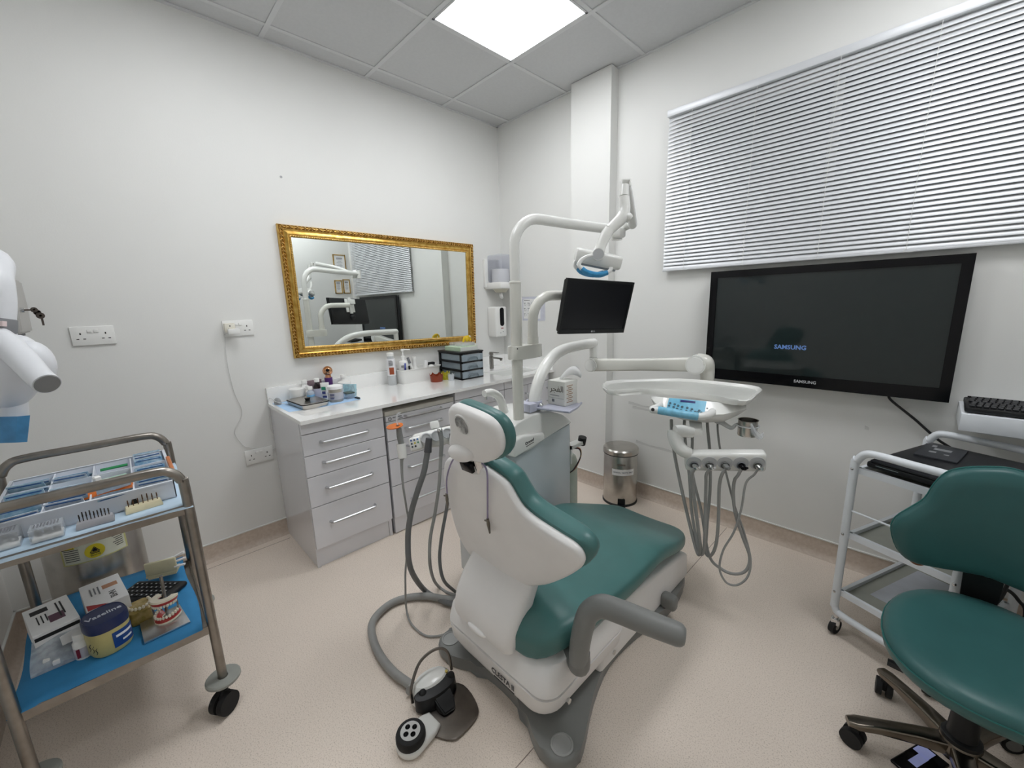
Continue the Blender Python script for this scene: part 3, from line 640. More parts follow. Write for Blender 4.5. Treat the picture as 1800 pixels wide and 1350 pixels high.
G().bx(.0, .115, -.195, -.065, 1.13, 1.395, bev=.015, seg=3).out('body', WHITE, sd)
G().prism([(-.022+.0*k, 0) for k in range(0)] or [(x, y) for x, y in poly(.024, .08, .022, 6)], 0, .003, frameM((.1145, -.125, 1.305), (0, 1, 0), (0, 0, 1))).out('window', BLACKG, sd)
g = G(); lines(g, frameM((.115, -.125, 1.205), (0, 1, 0), (0, 0, 1)), -.014, .014, [.003, -.003], .004, .0006, 0); g.out('red_print', mat('red_print', (170, 70, 70), .5), sd)
G().box((0, 0, 0), (.012, .004, .0008), frameM((.1153, -.115, 1.175), (0, 1, 0), (0, 0, 1))).cyl((.1148, -.145, 1.165), (.1156, -.145, 1.165), .004).out('mark', GINK, sd)
nt = thing('wall_notice', 'printed hand washing notice in a clear sleeve behind the lamp pole', 'notice', (.38, -.002, 1.37))
G().bx(.25, .512, -.003, -.0005, 1.268, 1.47).out('sleeve', mat('sleeve_lilac', (206, 208, 220), .25), nt)
G().bx(.265, .46, -.004, -.003, 1.285, 1.45).out('sheet', PAPER, nt)
g = G()
for r in range(3):
    for c in range(4):
        x, z = .287+.045*c, 1.405-.045*r; Mq = FXZ(x, -.0041, z)
        g.tube([Mq @ V(p) for p in ((-.01, -.012, 0), (-.008, .008, 0), (.004, .012, 0), (.01, 0, 0), (.002, -.01, 0))], .0018, n=5, sub=3); g.cyl(Mq @ V((-.012, .012, 0)), Mq @ V((-.012, .012, .0006)), .004, n=8)
Mq = FXZ(.275, -.0042, 1.44); lines(g, Mq, 0, .08, [0], .005)
g.out('pictograms', GINK, nt)

# ================================================================== DENTAL CHAIR
XC = 1.82
ch = thing('dental_chair', 'teal padded dental chair with white shells on a grey base', 'dental chair', (XC, -1.3, 0))
def spl(pts, k=4, closed=True):
    n = len(pts); out = []
    for i in range(n):
        a, b, c, d = (V(pts[(i+j) % n]) for j in (-1, 0, 1, 2))
        for q in range(k):
            t = q/k; out.append(.5*((2*b)+(c-a)*t+(2*a-5*b+4*c-d)*t*t+(3*b-a-3*c+d)*t**3))
    return out
# base plate
half = [(0, -1.77), (.12, -1.785), (.22, -1.835), (.30, -1.845), (.345, -1.80), (.335, -1.73), (.27, -1.58), (.225, -1.40), (.235, -1.2), (.27, -1.0), (.255, -.80), (.20, -.70), (0, -.69)]
pl = [(XC+x, y) for x, y in half] + [(XC-x, y) for x, y in reversed(half[1:-1])]
po = [(p.x, p.y) for p in spl([(x, y, 0) for x, y in pl], 3)]
G().prism(po, .004, .055, None, bev=.014, seg=3).out('base_plate', GREYP, ch)
for s in (-1, 1):
    G().lathe([(.001, 0), (.036, 0), (.036, .004), (.031, .006), (.029, .003), (.001, .003)], (XC+s*.295, -1.79, .054)).out('foot_cap', mat('cap_grey', (165, 166, 164), .4), ch)
    G().cyl((XC+s*.29, -1.79, 0), (XC+s*.29, -1.79, .01), .03).out('levelling_foot', RUBBER, ch)
# front plinth of the lift
prf = [(-1.50, .05), (-1.47, .26), (-1.40, .285), (-.79, .205), (-.735, .18), (-.72, .05)]
g = G(); rings = []
for y, z in prf: pass
ra = [V((XC+.245, y, z)) for y, z in prf]; rb = [V((XC-.245, y, z)) for y, z in prf]
g.skin([ra, rb]); bmesh.ops.bevel(g.bm, geom=list(g.bm.edges), offset=.016, segments=3, profile=.5, affect='EDGES', clamp_overlap=True)
g.out('front_plinth', SHELLW, ch)
G().cyl((XC+.244, -1.41, .09), (XC+.249, -1.41, .09), .009).out('plinth_screw', CHROME, ch)
G().box((XC+.275, -1.0, .085), (.07, .05, .07), None, bev=.018, seg=3).out('side_tab', GREYP, ch)
# rear lower cover (boat shaped) and upper cover
def rr(cx, cy, a, b, r, n=6): return [(cx+sx*(a-r)+r*math.cos(t), cy+sy*(b-r)+r*math.sin(t)) for sx, sy, t0 in ((1, 1, 0), (-1, 1, PI/2), (-1, -1, PI), (1, -1, 1.5*PI)) for t in [t0+PI/2*i/n for i in range(n+1)]]
def lay(spec): return [[V((x, y, z)) for x, y in rr(XC-.005, cy, a, b, r)] for a, b, cy, r, z in spec]
g = G(); g.skin(lay([(.17, .15, -1.55, .07, .057), (.205, .185, -1.565, .075, .068), (.245, .222, -1.583, .075, .10), (.268, .237, -1.587, .07, .14), (.274, .240, -1.587, .065, .192), (.262, .228, -1.587, .06, .196)]))
g.out('lower_cover', SHELLW, ch)
g = G(); g.skin(lay([(.262, .228, -1.587, .06, .1985), (.274, .239, -1.587, .064, .202), (.270, .232, -1.58, .06, .25), (.255, .21, -1.565, .055, .285), (.20, .16, -1.54, .05, .30)]))
g.out('upper_cover', SHELLW, ch)
text('CLESTA II', .027, frameM((1.888, -1.829, .160), (1, 0, 0), (0, 0, 1)), mat('dark_print', (60, 60, 64), .5), ch, bold=.0006)
G().box((1.893, -1.8275, .139), (.10, .002, .003)).out('underline', MATS['dark_print'], ch)
G().cyl((XC+.265, -1.72, .14), (XC+.272, -1.72, .14), .009, n=14).out('side_button', CHROME, ch)
# curved back support column
g = G(); rings = []
for z, yb, hw, d in ((.262, -1.815, .13, .08), (.272, -1.832, .15, .10), (.30, -1.838, .157, .11), (.36, -1.82, .16, .10), (.42, -1.785, .16, .09), (.46, -1.75, .158, .08), (.50, -1.72, .155, .07), (.54, -1.695, .15, .06)):
    rings.append([V((1.775+x, yb+d/2+y, z)) for x, y in rr(0, 0, hw, d/2, min(.03, d/2-.004))])
g.skin(rings); g.out('back_support', SHELLW, ch)
G().ball((1.77, -1.838, .285), (.05, .012, .012)).out('support_grip', SHELLW, ch)
# seat: lofted cushion, knee break then sloping leg rest
SX = 1.825
st = [(-1.805, .345, .12, .05, .3), (-1.80, .36, .17, .09, .32), (-1.775, .40, .225, .115, .35), (-1.72, .425, .258, .125, .36), (-1.6, .43, .275, .125, .36), (-1.45, .425, .285, .12, .36), (-1.3, .425, .29, .115, .36), (-1.18, .437, .29, .11, .37), (-1.10, .43, .288, .105, .36), (-.98, .385, .28, .1, .3), (-.84, .33, .262, .095, .3), (-.745, .298, .232, .085, .3), (-.70, .284, .195, .065, .3), (-.685, .272, .14, .03, .3)]
g = G(); rings = []
for y, zt, hw, th, _ in st:
    ring = []
    for k in range(28):
        t = 2*PI*k/28; c, s = math.cos(t), math.sin(t); e = .42
        x = hw*math.copysign(abs(c)**e, c); z = zt-th/2+th/2*math.copysign(abs(s)**.55, s)
        z -= .012*max(0, 1-(abs(x)/hw)**2) if s > 0 else 0     # slight dish
        ring.append(V((SX+x, y, z)))
    rings.append(ring)
g.skin(rings); g.out('seat_cushion', TEAL, ch, sub=1, ang=60)
# backrest
TH = math.radians(15)
def plane(y0, xc=1.83, z0=.6, th=TH):
    e2 = V((0, -math.sin(th), math.cos(th))); nrm = V((0, math.cos(th), math.sin(th)))   # nrm points to the patient side (+Y)
    return lambda u, v, w, cu=0: V((xc, y0, z0)) + V((1, 0, 0))*u + e2*v + nrm*(w+cu*u*u)
def pad(outl, layers, mp, cu, name, m, parent, cap0=True, sub=0, k=4):
    o = spl([(u, v, 0) for u, v in outl], k); c = sum(o, V())/len(o)
    g = G(); g.skin([[mp(c.x+(p.x-c.x)*s + 0, c.y+(p.y-c.y)*s, w, cu) for p in o] for s, w in layers], cap0=cap0)
    return g.out(name, m, parent, sub=sub, ang=50)
bo = [(-.19, .30), (-.09, .335), (-.01, .337), (.061, .320), (.106, .299), (.126, .262), (.150, .222), (.196, .197), (.273, .175), (.327, .158), (.347, .128), (.330, .080), (.245, -.009), (.149, -.089), (0, -.170), (-.13, -.19), (-.25, -.185), (-.30, -.13), (-.305, -.04), (-.293, .053), (-.28, .134), (-.25, .22)]
mp = plane(-1.755)
pad(bo, [(.35, -.014), (.8, -.012), (.96, -.008), (.99, -.003), (1.0, .008), (.995, .018), (.98, .022), (.6, .024)], mp, .12, 'back_shell', SHELLW, ch)
bo2 = [(u*1.012+.004, v*1.02+.004) for u, v in bo]
pad(bo2, [(.9, .019), (.99, .022), (1.015, .032), (1.02, .052), (1.005, .07), (.94, .084), (.6, .09), (.2, .088)], mp, .12, 'back_cushion', TEAL, ch)
# headrest
ho = [(.042+(a-.04)*.93, .457+(b-.457)*.96) for a, b in [(-.015, .556), (.04, .555), (.119, .545), (.160, .530), (.180, .500), (.176, .457), (.148, .414), (.092, .380), (.039, .366), (-.032, .357), (-.095, .356), (-.10, .40), (-.066, .46), (-.045, .53)]]
hm = plane(-1.775)
pad(ho, [(.3, -.016), (.85, -.014), (.96, -.009), (1.0, .004), (.99, .016), (.5, .018)], hm, .0, 'head_shell', SHELLW, ch)
pad([(u+.005, v-.004) for u, v in ho], [(.88, .014), (.98, .017), (1.03, .026), (1.035, .038), (1.0, .05), (.8, .058), (.3, .06)], hm, .0, 'head_cushion', TEAL, ch)
q = hm(.03, .50, -.0152); nn = V((0, math.cos(TH), math.sin(TH)))
k = frameM(q, (1, 0, 0), nn.cross(V((1, 0, 0))))
o = G().lathe([(.033, -.002), (.036, .002), (.034, .004), (.030, .003), (.029, -.001)], q, k.to_3x3().to_4x4() @ Matrix.Rotation(0, 4, 'X'), n=26).out('lock_ring', WHITE, ch)
G().lathe([(.001, .002), (.029, .002), (.029, -.002), (.001, -.002)], q, k.to_3x3().to_4x4(), n=26).out('lock_button', mat('button_grey', (176, 176, 176), .3), ch)
G().box((0, 0, .004), (.05, .012, .006), k, bev=.002).out('lock_grip', WHITE, ch)
G().ball(hm(-.02, .392, -.014), (.066, .022, .03), Matrix.Rotation(math.radians(-12), 4, 'Y')).out('head_bulge', SHELLW, ch)
G().tube([hm(.0, .24, .035), hm(.0, .32, .03), hm(.0, .40, .03)], .022, n=12).out('headrest_post', CHROME, ch)
# armrest, swung out to the right
p = [(2.115, -1.70, .285), (2.125, -1.715, .36), (2.135, -1.705, .45), (2.145, -1.69, .49), (2.175, -1.67, .515), (2.22, -1.65, .512), (2.30, -1.622, .503), (2.375, -1.595, .495), (2.392, -1.588, .493)]
G().tube([V(a) for a in p], [.030, .031, .032, .033, .034, .034, .034, .032, .022], n=18, sub=5).out('armrest', GREYP, ch)
G().tube([(2.02, -1.66, .285), (2.08, -1.685, .275), (2.115, -1.70, .285), (2.119, -1.706, .34)], [.026, .028, .033, .033], n=14).out('armrest_bracket', GREYP, ch)
# bib chain with two clips, hung over the top of the backrest
bc = thing('bib_chain', 'lilac bib cord with two metal clips hung over the backrest', 'bib chain', mp(0, .34, .0))
LIL = mat('lilac_cord', (150, 140, 170), .4, var=.05)
W = -.022
def bk(px, py, w=W):     # point just outside the back shell, on its plane
    e = V((0, math.cos(TH), math.sin(TH))); P0 = V((1.83, -1.755, .6))+e*w; d = ray(px, py); t = (P0-CAM).dot(e)/d.dot(e); return CAM+d*t
G().tube([bk(786, 868), bk(785, 845), bk(790, 822), bk(800, 806, -.01)+V((0, 0, .004)), bk(815, 801, .03), bk(832, 805, .03), bk(848, 815, .0), bk(856, 830, -.014), bk(857, 865), bk(857, 912)], .0028, n=8).out('cord', LIL, bc)
for (px, py, dx) in ((785, 868, 2), (857, 912, 4)):
    a, b = bk(px, py, -.024), bk(px+dx, py+25, -.026)
    o = G().tube([a, a.lerp(b, .4), b], [.0045, .006, .003], n=8).out('clip', mat('clip_metal', (120, 116, 108), .3, 1), bc)
    G().tube([a.lerp(b, .15), a.lerp(b, .2)+V((-.012, -.004, .002))], .003, n=6).out('clip_lever', MATS['clip_metal'], o)
q0, q1 = bk(813, 816, -.012), bk(832, 823, -.012)
tag(G().box((0, 0, 0), ((q1-q0).length, .034, .02), frameM((q0+q1)/2, q1-q0, (0, -.26, .96)), bev=.004).out('black_clip', BLACKG, origin=(q0+q1)/2), 'glossy black clip on the top edge of the backrest', 'clip')

# ================================================================== DENTAL UNIT
un = thing('dental_unit', 'white dental unit cabinet with blue-grey side panel left of the chair', 'dental unit', (1.32, -1.1, 0))
UX0, UX1 = 1.17, 1.448
def side(poly_yz, x0, x1, bev=.012): 
    g = G(); g.skin([[V((x0, y, z)) for y, z in poly_yz], [V((x1, y, z)) for y, z in poly_yz]])
    bmesh.ops.bevel(g.bm, geom=list(g.bm.edges), offset=bev, segments=3, profile=.5, affect='EDGES', clamp_overlap=True); return g
side([(-1.30, .03), (-1.30, .685), (-1.2, .70), (-1.08, .73), (-.87, .76), (-.865, .03)], UX0+.006, UX1-.004).out('side_panel', PANELB, un)
side([(-1.318, .69), (-1.318, .84), (-1.29, .862), (-1.18, .878), (-1.05, .868), (-.95, .828), (-.88, .782), (-.868, .763), (-1.08, .735), (-1.2, .705)], UX0, UX1+.004, .008).out('top_cover', UNITW, un)
g = side([(-1.335, .70), (-1.335, .79), (-1.28, .80), (-1.12, .775), (-1.12, .735)], UX1-.03, UX1+.028, .012); g.out('front_ledge', UNITW, un)
side([(-1.46, .03), (-1.46, .645), (-1.305, .655), (-1.305, .03)], UX0-.01, UX1-.02, .012).out('side_cabinet', PANELB, un)
G().bx(UX0-.02, UX1-.006, -1.47, -1.30, .645, .668, bev=.008).out('side_cabinet_top', UNITW, un)
G().bx(UX0+.02, UX1-.03, -1.44, -.89, 0, .035).out('foot_plinth', GREYP, un)
G().bx(UX1-.028, UX1-.02, -1.27, -.87, .675, .688).out('shadow_joint', CABIN, un)
c = on(935, 775, 'x', UX1+.03)
Mx = frameM((UX1+.0288, c.y-.015, c.z), (0, 1, .18), (0, 0, 1))
text('Ormed', .021, Mx, INK, un, bold=.0004)
G().box((0, -.015, 0), (.055, .003, .0006), Mx).out('underline', INK, un)
# cup filler spout beside the cuspidor bowl
G().lathe([(.001, 0), (.05, .0), (.1, .03), (.115, .06), (.118, .062), (.11, .055), (.09, .03), (.04, .012), (.001, .01)], (1.28, -1.385, .668), n=28).out('cuspidor_bowl', mat('bowl_ceramic', (235, 235, 232), .1), un)
sp = [on(px, py, 'x', x) for px, py, x in ((893, 775, 1.29), (889, 745, 1.29), (884, 715, 1.29), (876, 697, 1.29), (863, 690, 1.29), (851, 692, 1.29))]
G().tube(sp, [.026, .025, .023, .021, .02, .018], n=14, sub=5).out('cup_filler', UNITW, un)
G().cyl(sp[-1]+V((0, .012, -.012)), sp[-1]+V((0, .012, -.03)), .007).out('spout_nozzle', CHROME, un)
# bottle, bracket and wires at the far end
G().lathe([(.001, 0), (.058, 0), (.06, .01), (.06, .40), (.05, .43), (.03, .445), (.001, .448)], (1.365, -.80, .10), n=24).bx(1.33, 1.40, -.88, -.80, .1, .13).out('water_bottle', mat('milky_green', (206, 214, 202), .3, alpha=.95), un)
zz = .62
G().bx(1.40, 1.448, -.87, -.74, .605, .625).bx(1.40, 1.448, -.87, -.862, .52, .625).out('bracket', WHITE, un)
G().cyl((1.425, -.745, .60), (1.435, -.745, .645), .024).out('bracket_knob', BLACK, un)
for i, mm in enumerate((INK, mat('red_wire', (150, 40, 48), .5), mat('yellow_wire', (190, 150, 60), .5))):
    G().tube([(1.43, -.83+.008*i, .60), (1.445, -.79+.004*i, .585), (1.45, -.785, .54), (1.44, -.83+.006*i, .48), (1.43, -.86, .46)], .0035, n=6).out('wire', mm, un)
# pole with clamp
PX_, PY_ = 1.42, -1.25
G().cyl((PX_, PY_, .845), (PX_, PY_, 1.512), .0265, n=24).lathe([(.0265, 0), (.028, .001), (.028, .008), (.024, .012)], (PX_, PY_, 1.505)).out('lower_pole', CREAMW, un)
ae = V((1.573, -.645, 1.775)); dr = (V((ae.x, ae.y))-V((PX_, PY_))).normalized()
zt = over(965, 385, PX_+dr.x*.15, PY_+dr.y*.15)
pp = [V((PX_, PY_, 1.515)), V((PX_, PY_, zt-.17))]
R = .13
for i in range(1, 9):
    a = PI/2*i/8; pp.append(V((PX_+dr.x*R*(1-math.cos(a)), PY_+dr.y*R*(1-math.cos(a)), zt-.13+R*math.sin(a))))
pp += [V((PX_+dr.x*.3, PY_+dr.y*.3, zt-.008)), V((ae.x, ae.y, 1.775))]
G().tube(pp, .0235, n=18, smooth=False).out('lamp_arm', UNITW, un)
# block clamp to the monitor pipe
ppx, ppy = 1.42, -1.137
g = G(); g.prism([(p.x, p.y) for p in spl([(PX_-.034, PY_-.02, 0), (PX_, PY_-.036, 0), (PX_+.034, PY_-.02, 0), (ppx+.034, ppy+.02, 0), (ppx, ppy+.036, 0), (ppx-.034, ppy+.02, 0)], 5)], 1.158, 1.222, None, bev=.004); g.out('pole_clamp', CREAMW, un)
G().cyl((PX_+.028, PY_-.026, 1.212), (PX_+.031, PY_-.029, 1.212), .004).out('clamp_screw', INK, un)
me_ = V((1.455, -.83, 1.445)); z2 = 1.45
d2 = (V((me_.x, me_.y))-V((ppx, ppy))).normalized(); R = .12
q = [V((ppx, ppy, 1.222)), V((ppx, ppy, z2-R-.02))]
for i in range(1, 9):
    a = PI/2*i/8; q.append(V((ppx+d2.x*R*(1-math.cos(a)), ppy+d2.y*R*(1-math.cos(a)), z2-R+R*math.sin(a))))
q.append(V((me_.x, me_.y, z2)))
G().tube(q, .0245, n=18, smooth=False).cyl((ppx, ppy, 1.222), (ppx, ppy, 1.255), .0275, n=20).out('monitor_arm', CREAMW, un)

# ================================================================== MONITOR
A, Bp = V((1.537, -1.018, 1.527)), V((1.639, -.585, 1.507)); A2 = V((1.479, -1.013, 1.265))
mo = thing('monitor', 'black flat monitor with dark screen hung on the curved white arm', 'monitor', (1.54, -.8, 1.4))
ex = (Bp-A).normalized(); ey = (A-A2).normalized(); M = frameM((A+Bp)/2*.5+((A+Bp)/2+(A2-A))*.5, ex, ey)
if (M.to_3x3() @ V((0, 0, 1))).dot(CAM-M.translation) < 0: print('monitor normal flipped')
mw, mh = (Bp-A).length+.004, (A-A2).length+.004
G().box((0, 0, -.018), (mw-.01, mh-.01, .028), M, bev=.01).out('housing', BLACK, mo)
ringframe(M, mw, mh, .012, .012, .012, .022, -.008, .008).out('bezel', BLACK, mo)
G().box((0, .005, .0), (mw-.02, mh-.03, .008), M).out('screen', MONSCR, mo)
text('LG', .013, M @ Matrix.Translation((.002, -mh/2+.0115, .0084)), mat('silver_print', (190, 192, 195), .4), mo)
G().cyl(M @ V((-.012, -mh/2+.0115, .008)), M @ V((-.012, -mh/2+.0115, .0086)), .005).out('emblem', MATS['silver_print'], mo)
bb = M @ V((0, .02, -.03))
G().box((0, .05, -.045), (.03, .17, .02), M, bev=.003).box((-.04, .05, -.045), (.03, .14, .012), M, bev=.003).box((.03, .05, -.045), (.03, .14, .012), M, bev=.003).box((0, .08, -.075), (.06, .05, .05), M, bev=.004).out('mount', UNITW, mo)
G().ball(M @ V((.01, -.07, -.034)), (.03, .03, .03)).out('hinge', BLACK, mo)

# ================================================================== OPERATING LAMP
lm = thing('operating_lamp', 'white dental operating lamp with blue wrapped handles above the monitor', 'dental lamp', tuple(ae))
D = 1.62
A_ = lambda px, py, d=D: at(px, py, d)
j0 = ae + V((.0, .0, .0))
G().cyl(ae+V((0, 0, -.05)), ae+V((0, 0, .03)), .027, n=18).box(tuple(ae+V((.03, -.03, -.02))), (.05, .06, .05), RZ(0) if False else None, bev=.012).out('arm_joint', UNITW, lm)
top = A_(1098, 322, 1.66)
G().tube([A_(1112, 395, 2.0), A_(1108, 360, 1.85), A_(1101, 325, 1.67)], [.022, .019, .02], n=12).tube([ae+V((0, 0, 0)), A_(1108, 393, 2.04), A_(1112, 395, 2.0)], [.024, .024, .022], n=12).out('spring_arm', UNITW, lm)
G().tube([A_(1098, 326), A_(1097, 345)], [.017, .0195], n=16).out('upper_knuckle', UNITW, lm)
G().bx(0, 0, 0, 0, 0, 0) if False else None
M = frameM(A_(1099, 318, 1.64), CR, CU)
G().box((0, .0, 0), (.034, .008, .03), M, bev=.003).box((-.0165, -.012, 0), (.004, .03, .03), M, bev=.001).box((.0165, -.012, 0), (.004, .03, .03), M, bev=.001).out('fork', UNITW, lm)
G().tube([A_(1097, 347), A_(1098, 368), A_(1094, 382), A_(1078, 398), A_(1071, 404)], [.0215, .0225, .025, .0215, .021], n=16).tube([A_(1095, 380), A_(1104, 383), A_(1108, 386)], [.024, .021, .016], n=12).out('yoke_body', UNITW, lm)
G().tube([A_(1071, 404), A_(1064, 415), A_(1057, 432), A_(1054, 447)], [.0215, .022, .0195, .018], n=14).tube([A_(1064, 410, 1.68), A_(1052, 430, 1.70), A_(1047, 446, 1.70)], [.012, .012, .012], n=10).out('yoke_arm', UNITW, lm)
hx = (A_(1090, 463, 1.60)-A_(1010, 447, 1.60)).normalized()
vh = (A_(1051, 453, 1.66)-CAM).normalized(); eyh = (vh + CU*.06).normalized()
Mh = frameM(A_(1051, 453, 1.66), hx, CU*.75+CF*.66)
hp = [(-.092, -.055), (-.07, -.075), (.07, -.075), (.092, -.055), (.095, .05), (.07, .072), (-.07, .072), (-.095, .05)]
g = G(); g.prism([(a, b*.75) for a, b in hp], -.026, .028, Mh @ Matrix.Rotation(math.radians(-90), 4, 'X') @ Matrix.Scale(1, 4) if False else frameM(A_(1051, 455, 1.66), hx, eyh), bev=.012, seg=3)
g.out('head', UNITW, lm)
G().cyl(A_(1052, 447, 1.575), A_(1052, 448, 1.60), .021, n=22).out('pivot_disc', mat('pivot_grey', (196, 198, 200), .3), lm)
G().cyl(A_(1052, 447, 1.5755), A_(1052, 448, 1.605), .0235, n=22).out('pivot_ring', WHITE, lm)
mhd = frameM(A_(1051, 455, 1.66), hx, eyh)
dn = -(mhd.to_3x3() @ V((0, 0, 1)))
if dn.z > 0: dn = -dn
cc = A_(1051, 455, 1.66)+dn*.029
G().box(tuple((0, 0, 0)), (.15, .085, .01), Matrix.Translation(cc) @ mhd.to_3x3().to_4x4(), bev=.004).out('lens', mat('lamp_lens', (150, 158, 165), .1, var=.05), lm)
for dd, nm in ((1.585, 'handle'), (1.72, 'handle')):
    sft = 0 if dd < 1.65 else -8
    G().tube([A_(1042+sft, 449, dd), A_(1030+sft, 452, dd), A_(1021+sft, 458, dd), A_(1018+sft, 466, dd), A_(1024+sft, 474, dd), A_(1030+sft, 478, dd), A_(1042+sft, 482, dd), A_(1055+sft, 483, dd), A_(1066+sft, 480, dd), A_(1073+sft, 475, dd), A_(1074+sft, 470, dd)], .0078, n=10).out(nm, WHITE, lm)
    G().tube([A_(1023+sft, 472, dd), A_(1030+sft, 478, dd), A_(1042+sft, 482, dd), A_(1055+sft, 483, dd), A_(1068+sft, 479, dd)], [.0095, .011, .0115, .011, .0095], n=10).out('blue_wrap', BLUEF, lm)

# ================================================================== INSTRUMENT TABLE (delivery arm, tray, control head, handpiece bar)
it = thing('instrument_table', 'white instrument table on a jointed arm with blue control panel and hoses', 'instrument table', (1.38, -1.10, .86))
k0 = V((1.28, -.402, 1.14)); b0 = V((1.385, -1.10, .865))
dv = V((k0.x-b0.x, k0.y-b0.y, 0)); al = lambda t: V((b0.x, b0.y, 0))+dv*t
def arm_pt(px, py):   # on the vertical plane through arm base and knuckle
    n = V((-dv.y, dv.x, 0)).normalized(); d = ray(px, py); t = (b0-CAM).dot(n)/d.dot(n); return CAM+d*t
path = [b0, arm_pt(940, 700), arm_pt(946, 673), arm_pt(958, 645), arm_pt(975, 624), arm_pt(995, 613), arm_pt(1020, 607), arm_pt(1043, 603)]
G().tube(path, [.031, .031, .031, .031, .031, .0305, .030, .030], n=20, sub=6).out('base_arm', UNITW, it)
G().ball(path[-1], .030).out('arm_end', UNITW, it)
kd = path[-1]+V((0, 0, -.14))
G().cyl(path[-1], path[-1]+V((0, 0, -.09)), .025, n=18).cyl(path[-1]+V((0, 0, -.092)), kd, .024, .026, n=18).out('drop_post', UNITW, it)
rj = at(1226, 640, 2.2)
sd_ = (rj-kd).normalized(); hn = sd_.cross(V((0, 0, 1))).normalized()
if hn.dot(CAM-kd) < 0: hn = -hn
G().cyl(kd-hn*.04, kd+hn*.04, .042, n=26).out('elbow', UNITW, it)
G().cyl(kd+hn*.0405, kd+hn*.044, .034, n=26).out('elbow_cap', WHITE, it)
up = hn.cross(sd_); up = up if up.z > 0 else -up
g = G(); rings = []
for t, h in ((.03, .078), (.5, .07), (.97, .078)):
    c = kd.lerp(rj, t); rings.append([c+hn*a+up*b for a, b in rr(0, 0, .032, h/2, .012, 3)])
g.skin(rings); g.out('spring_arm', CREAMW, it)
G().cyl(rj-hn*.045, rj+hn*.045, .052, n=26).out('wrist_joint', UNITW, it)
G().cyl(rj+hn*.046, rj+hn*.05, .042, n=26).out('wrist_cap', WHITE, it)
wp = at(1243, 650, 2.19)
TZ = .985
G().tube([rj+V((.0, 0, .02)), rj+V((.04, .0, .012)), V((wp.x, wp.y, rj.z-.03)), V((wp.x+.005, wp.y, TZ-.03))], [.04, .042, .038, .034], n=16).out('wrist_post', CREAMW, it)
# tray
tp_ = [on(px, py, 'z', TZ) for px, py in ((1064, 671), (1120, 667), (1194, 666), (1270, 672), (1336, 681), (1330, 694), (1312, 705), (1270, 699), (1232, 692), (1181, 686), (1120, 684), (1066, 686))]
tcn = sum(tp_, V())/len(tp_)
o = spl([(p.x, p.y, 0) for p in tp_], 3)
def tl(s, z): return [V((tcn.x+(p.x-tcn.x)*s, tcn.y+(p.y-tcn.y)*s, z)) for p in o]
G().skin([tl(.9, TZ-.026), tl(.965, TZ-.022), tl(.995, TZ-.008), tl(1.0, TZ), tl(.985, TZ+.003), tl(.955, TZ-.003), tl(.94, TZ-.012)]).out('tray', UNITW, it)
G().skin([tl(.94, TZ-.0115), tl(.93, TZ-.0105)], cap0=True).out('tray_mat', mat('tray_grey', (206, 207, 202), .45, var=.015), it)
# control head, below the near edge
tdir = (V((tp_[6].x, tp_[6].y, 0))-V((tp_[11].x, tp_[11].y, 0))).normalized()
def dep(px): return 2.0+(1.78-2.0)*(px-1063)/275
def D_(px, py, s=0): return at(px, py, dep(px)+s)
hd = [[D_(px, py, s) for px, py, s in r] for r in ()]
# body: loft along the tray direction of a "D" section
secs = []
for px, yt, yb, fr, bk_ in ((1145, 697, 703, -.02, .06), (1152, 697, 716, -.055, .12), (1170, 699, 727, -.085, .16), (1200, 701, 738, -.10, .18), (1240, 705, 743, -.10, .18), (1272, 708, 741, -.085, .17), (1298, 710, 730, -.055, .13), (1312, 711, 720, -.02, .07)):
    q = [D_(px, yt, fr+.035), D_(px, yt+(yb-yt)*.62, fr), D_(px, yt+(yb-yt)*.8, fr+.006), D_(px, yb, fr+.05), D_(px, yb-1, bk_), D_(px, yt+2, bk_+.02)]
    secs.append(q)
g = G(); g.skin(secs); head = g.out('control_head', UNITW, it, ang=40)
# panel slab on the sloping face
def face(px, t, s=0):   # t 0 top .. 1 lower edge of the sloping face
    import bisect
    P = ((1145, 697, 703, -.02), (1152, 697, 716, -.055), (1170, 699, 727, -.085), (1200, 701, 738, -.10), (1240, 705, 743, -.10), (1272, 708, 741, -.085), (1298, 710, 730, -.055), (1312, 711, 720, -.02))
    for a, b in zip(P, P[1:]):
        if a[0] <= px <= b[0]:
            u = (px-a[0])/(b[0]-a[0]); yt, yb, fr = (a[i]+(b[i]-a[i])*u for i in (1, 2, 3)); break
    top = D_(px, yt, fr+.035); bot = D_(px, yt+(yb-yt)*.62, fr)
    return top.lerp(bot, t)
nf = (face(1230, .5)-face(1200, .5)).cross(face(1215, 1)-face(1215, 0)).normalized()
if nf.dot(CAM-face(1215, .5)) < 0: nf = -nf
cols = [1172, 1180, 1190, 1200, 1210, 1220, 1230, 1238]
g = G(); g.skin([[face(c+(4 if t < .5 else 0), t)+nf*w for t, w in ((.03, .0002), (.03, .002), (.97, .002), (.97, .0002))] for c in cols]); g.out('blue_panel', PBLUE, it)
mk = lambda px, t: frameM(face(px, t)+nf*.0025, face(px+4, t)-face(px-4, t), face(px, 0)-face(px, 1))
G().box((0, 0, 0), (.062, .010, .002), mk(1209, .2)).out('display', mat('lcd_navy', (28, 34, 110), .2), it)
BTN = mat('panel_button', (52, 92, 110), .4, var=.08)
for px, t in ((1178, .52), (1186, .55), (1176, .78), (1184, .82), (1192, .62), (1190, .9), (1199, .66), (1197, .95), (1208, .68), (1206, .98), (1216, .74), (1214, 1.0), (1229, .8), (1222, .92), (1233, .96), (1226, 1.04)):
    G().cyl(face(px, min(t, .93))+nf*.001, face(px, min(t, .93))+nf*.0038, .0055, n=10).out('button', BTN, it)
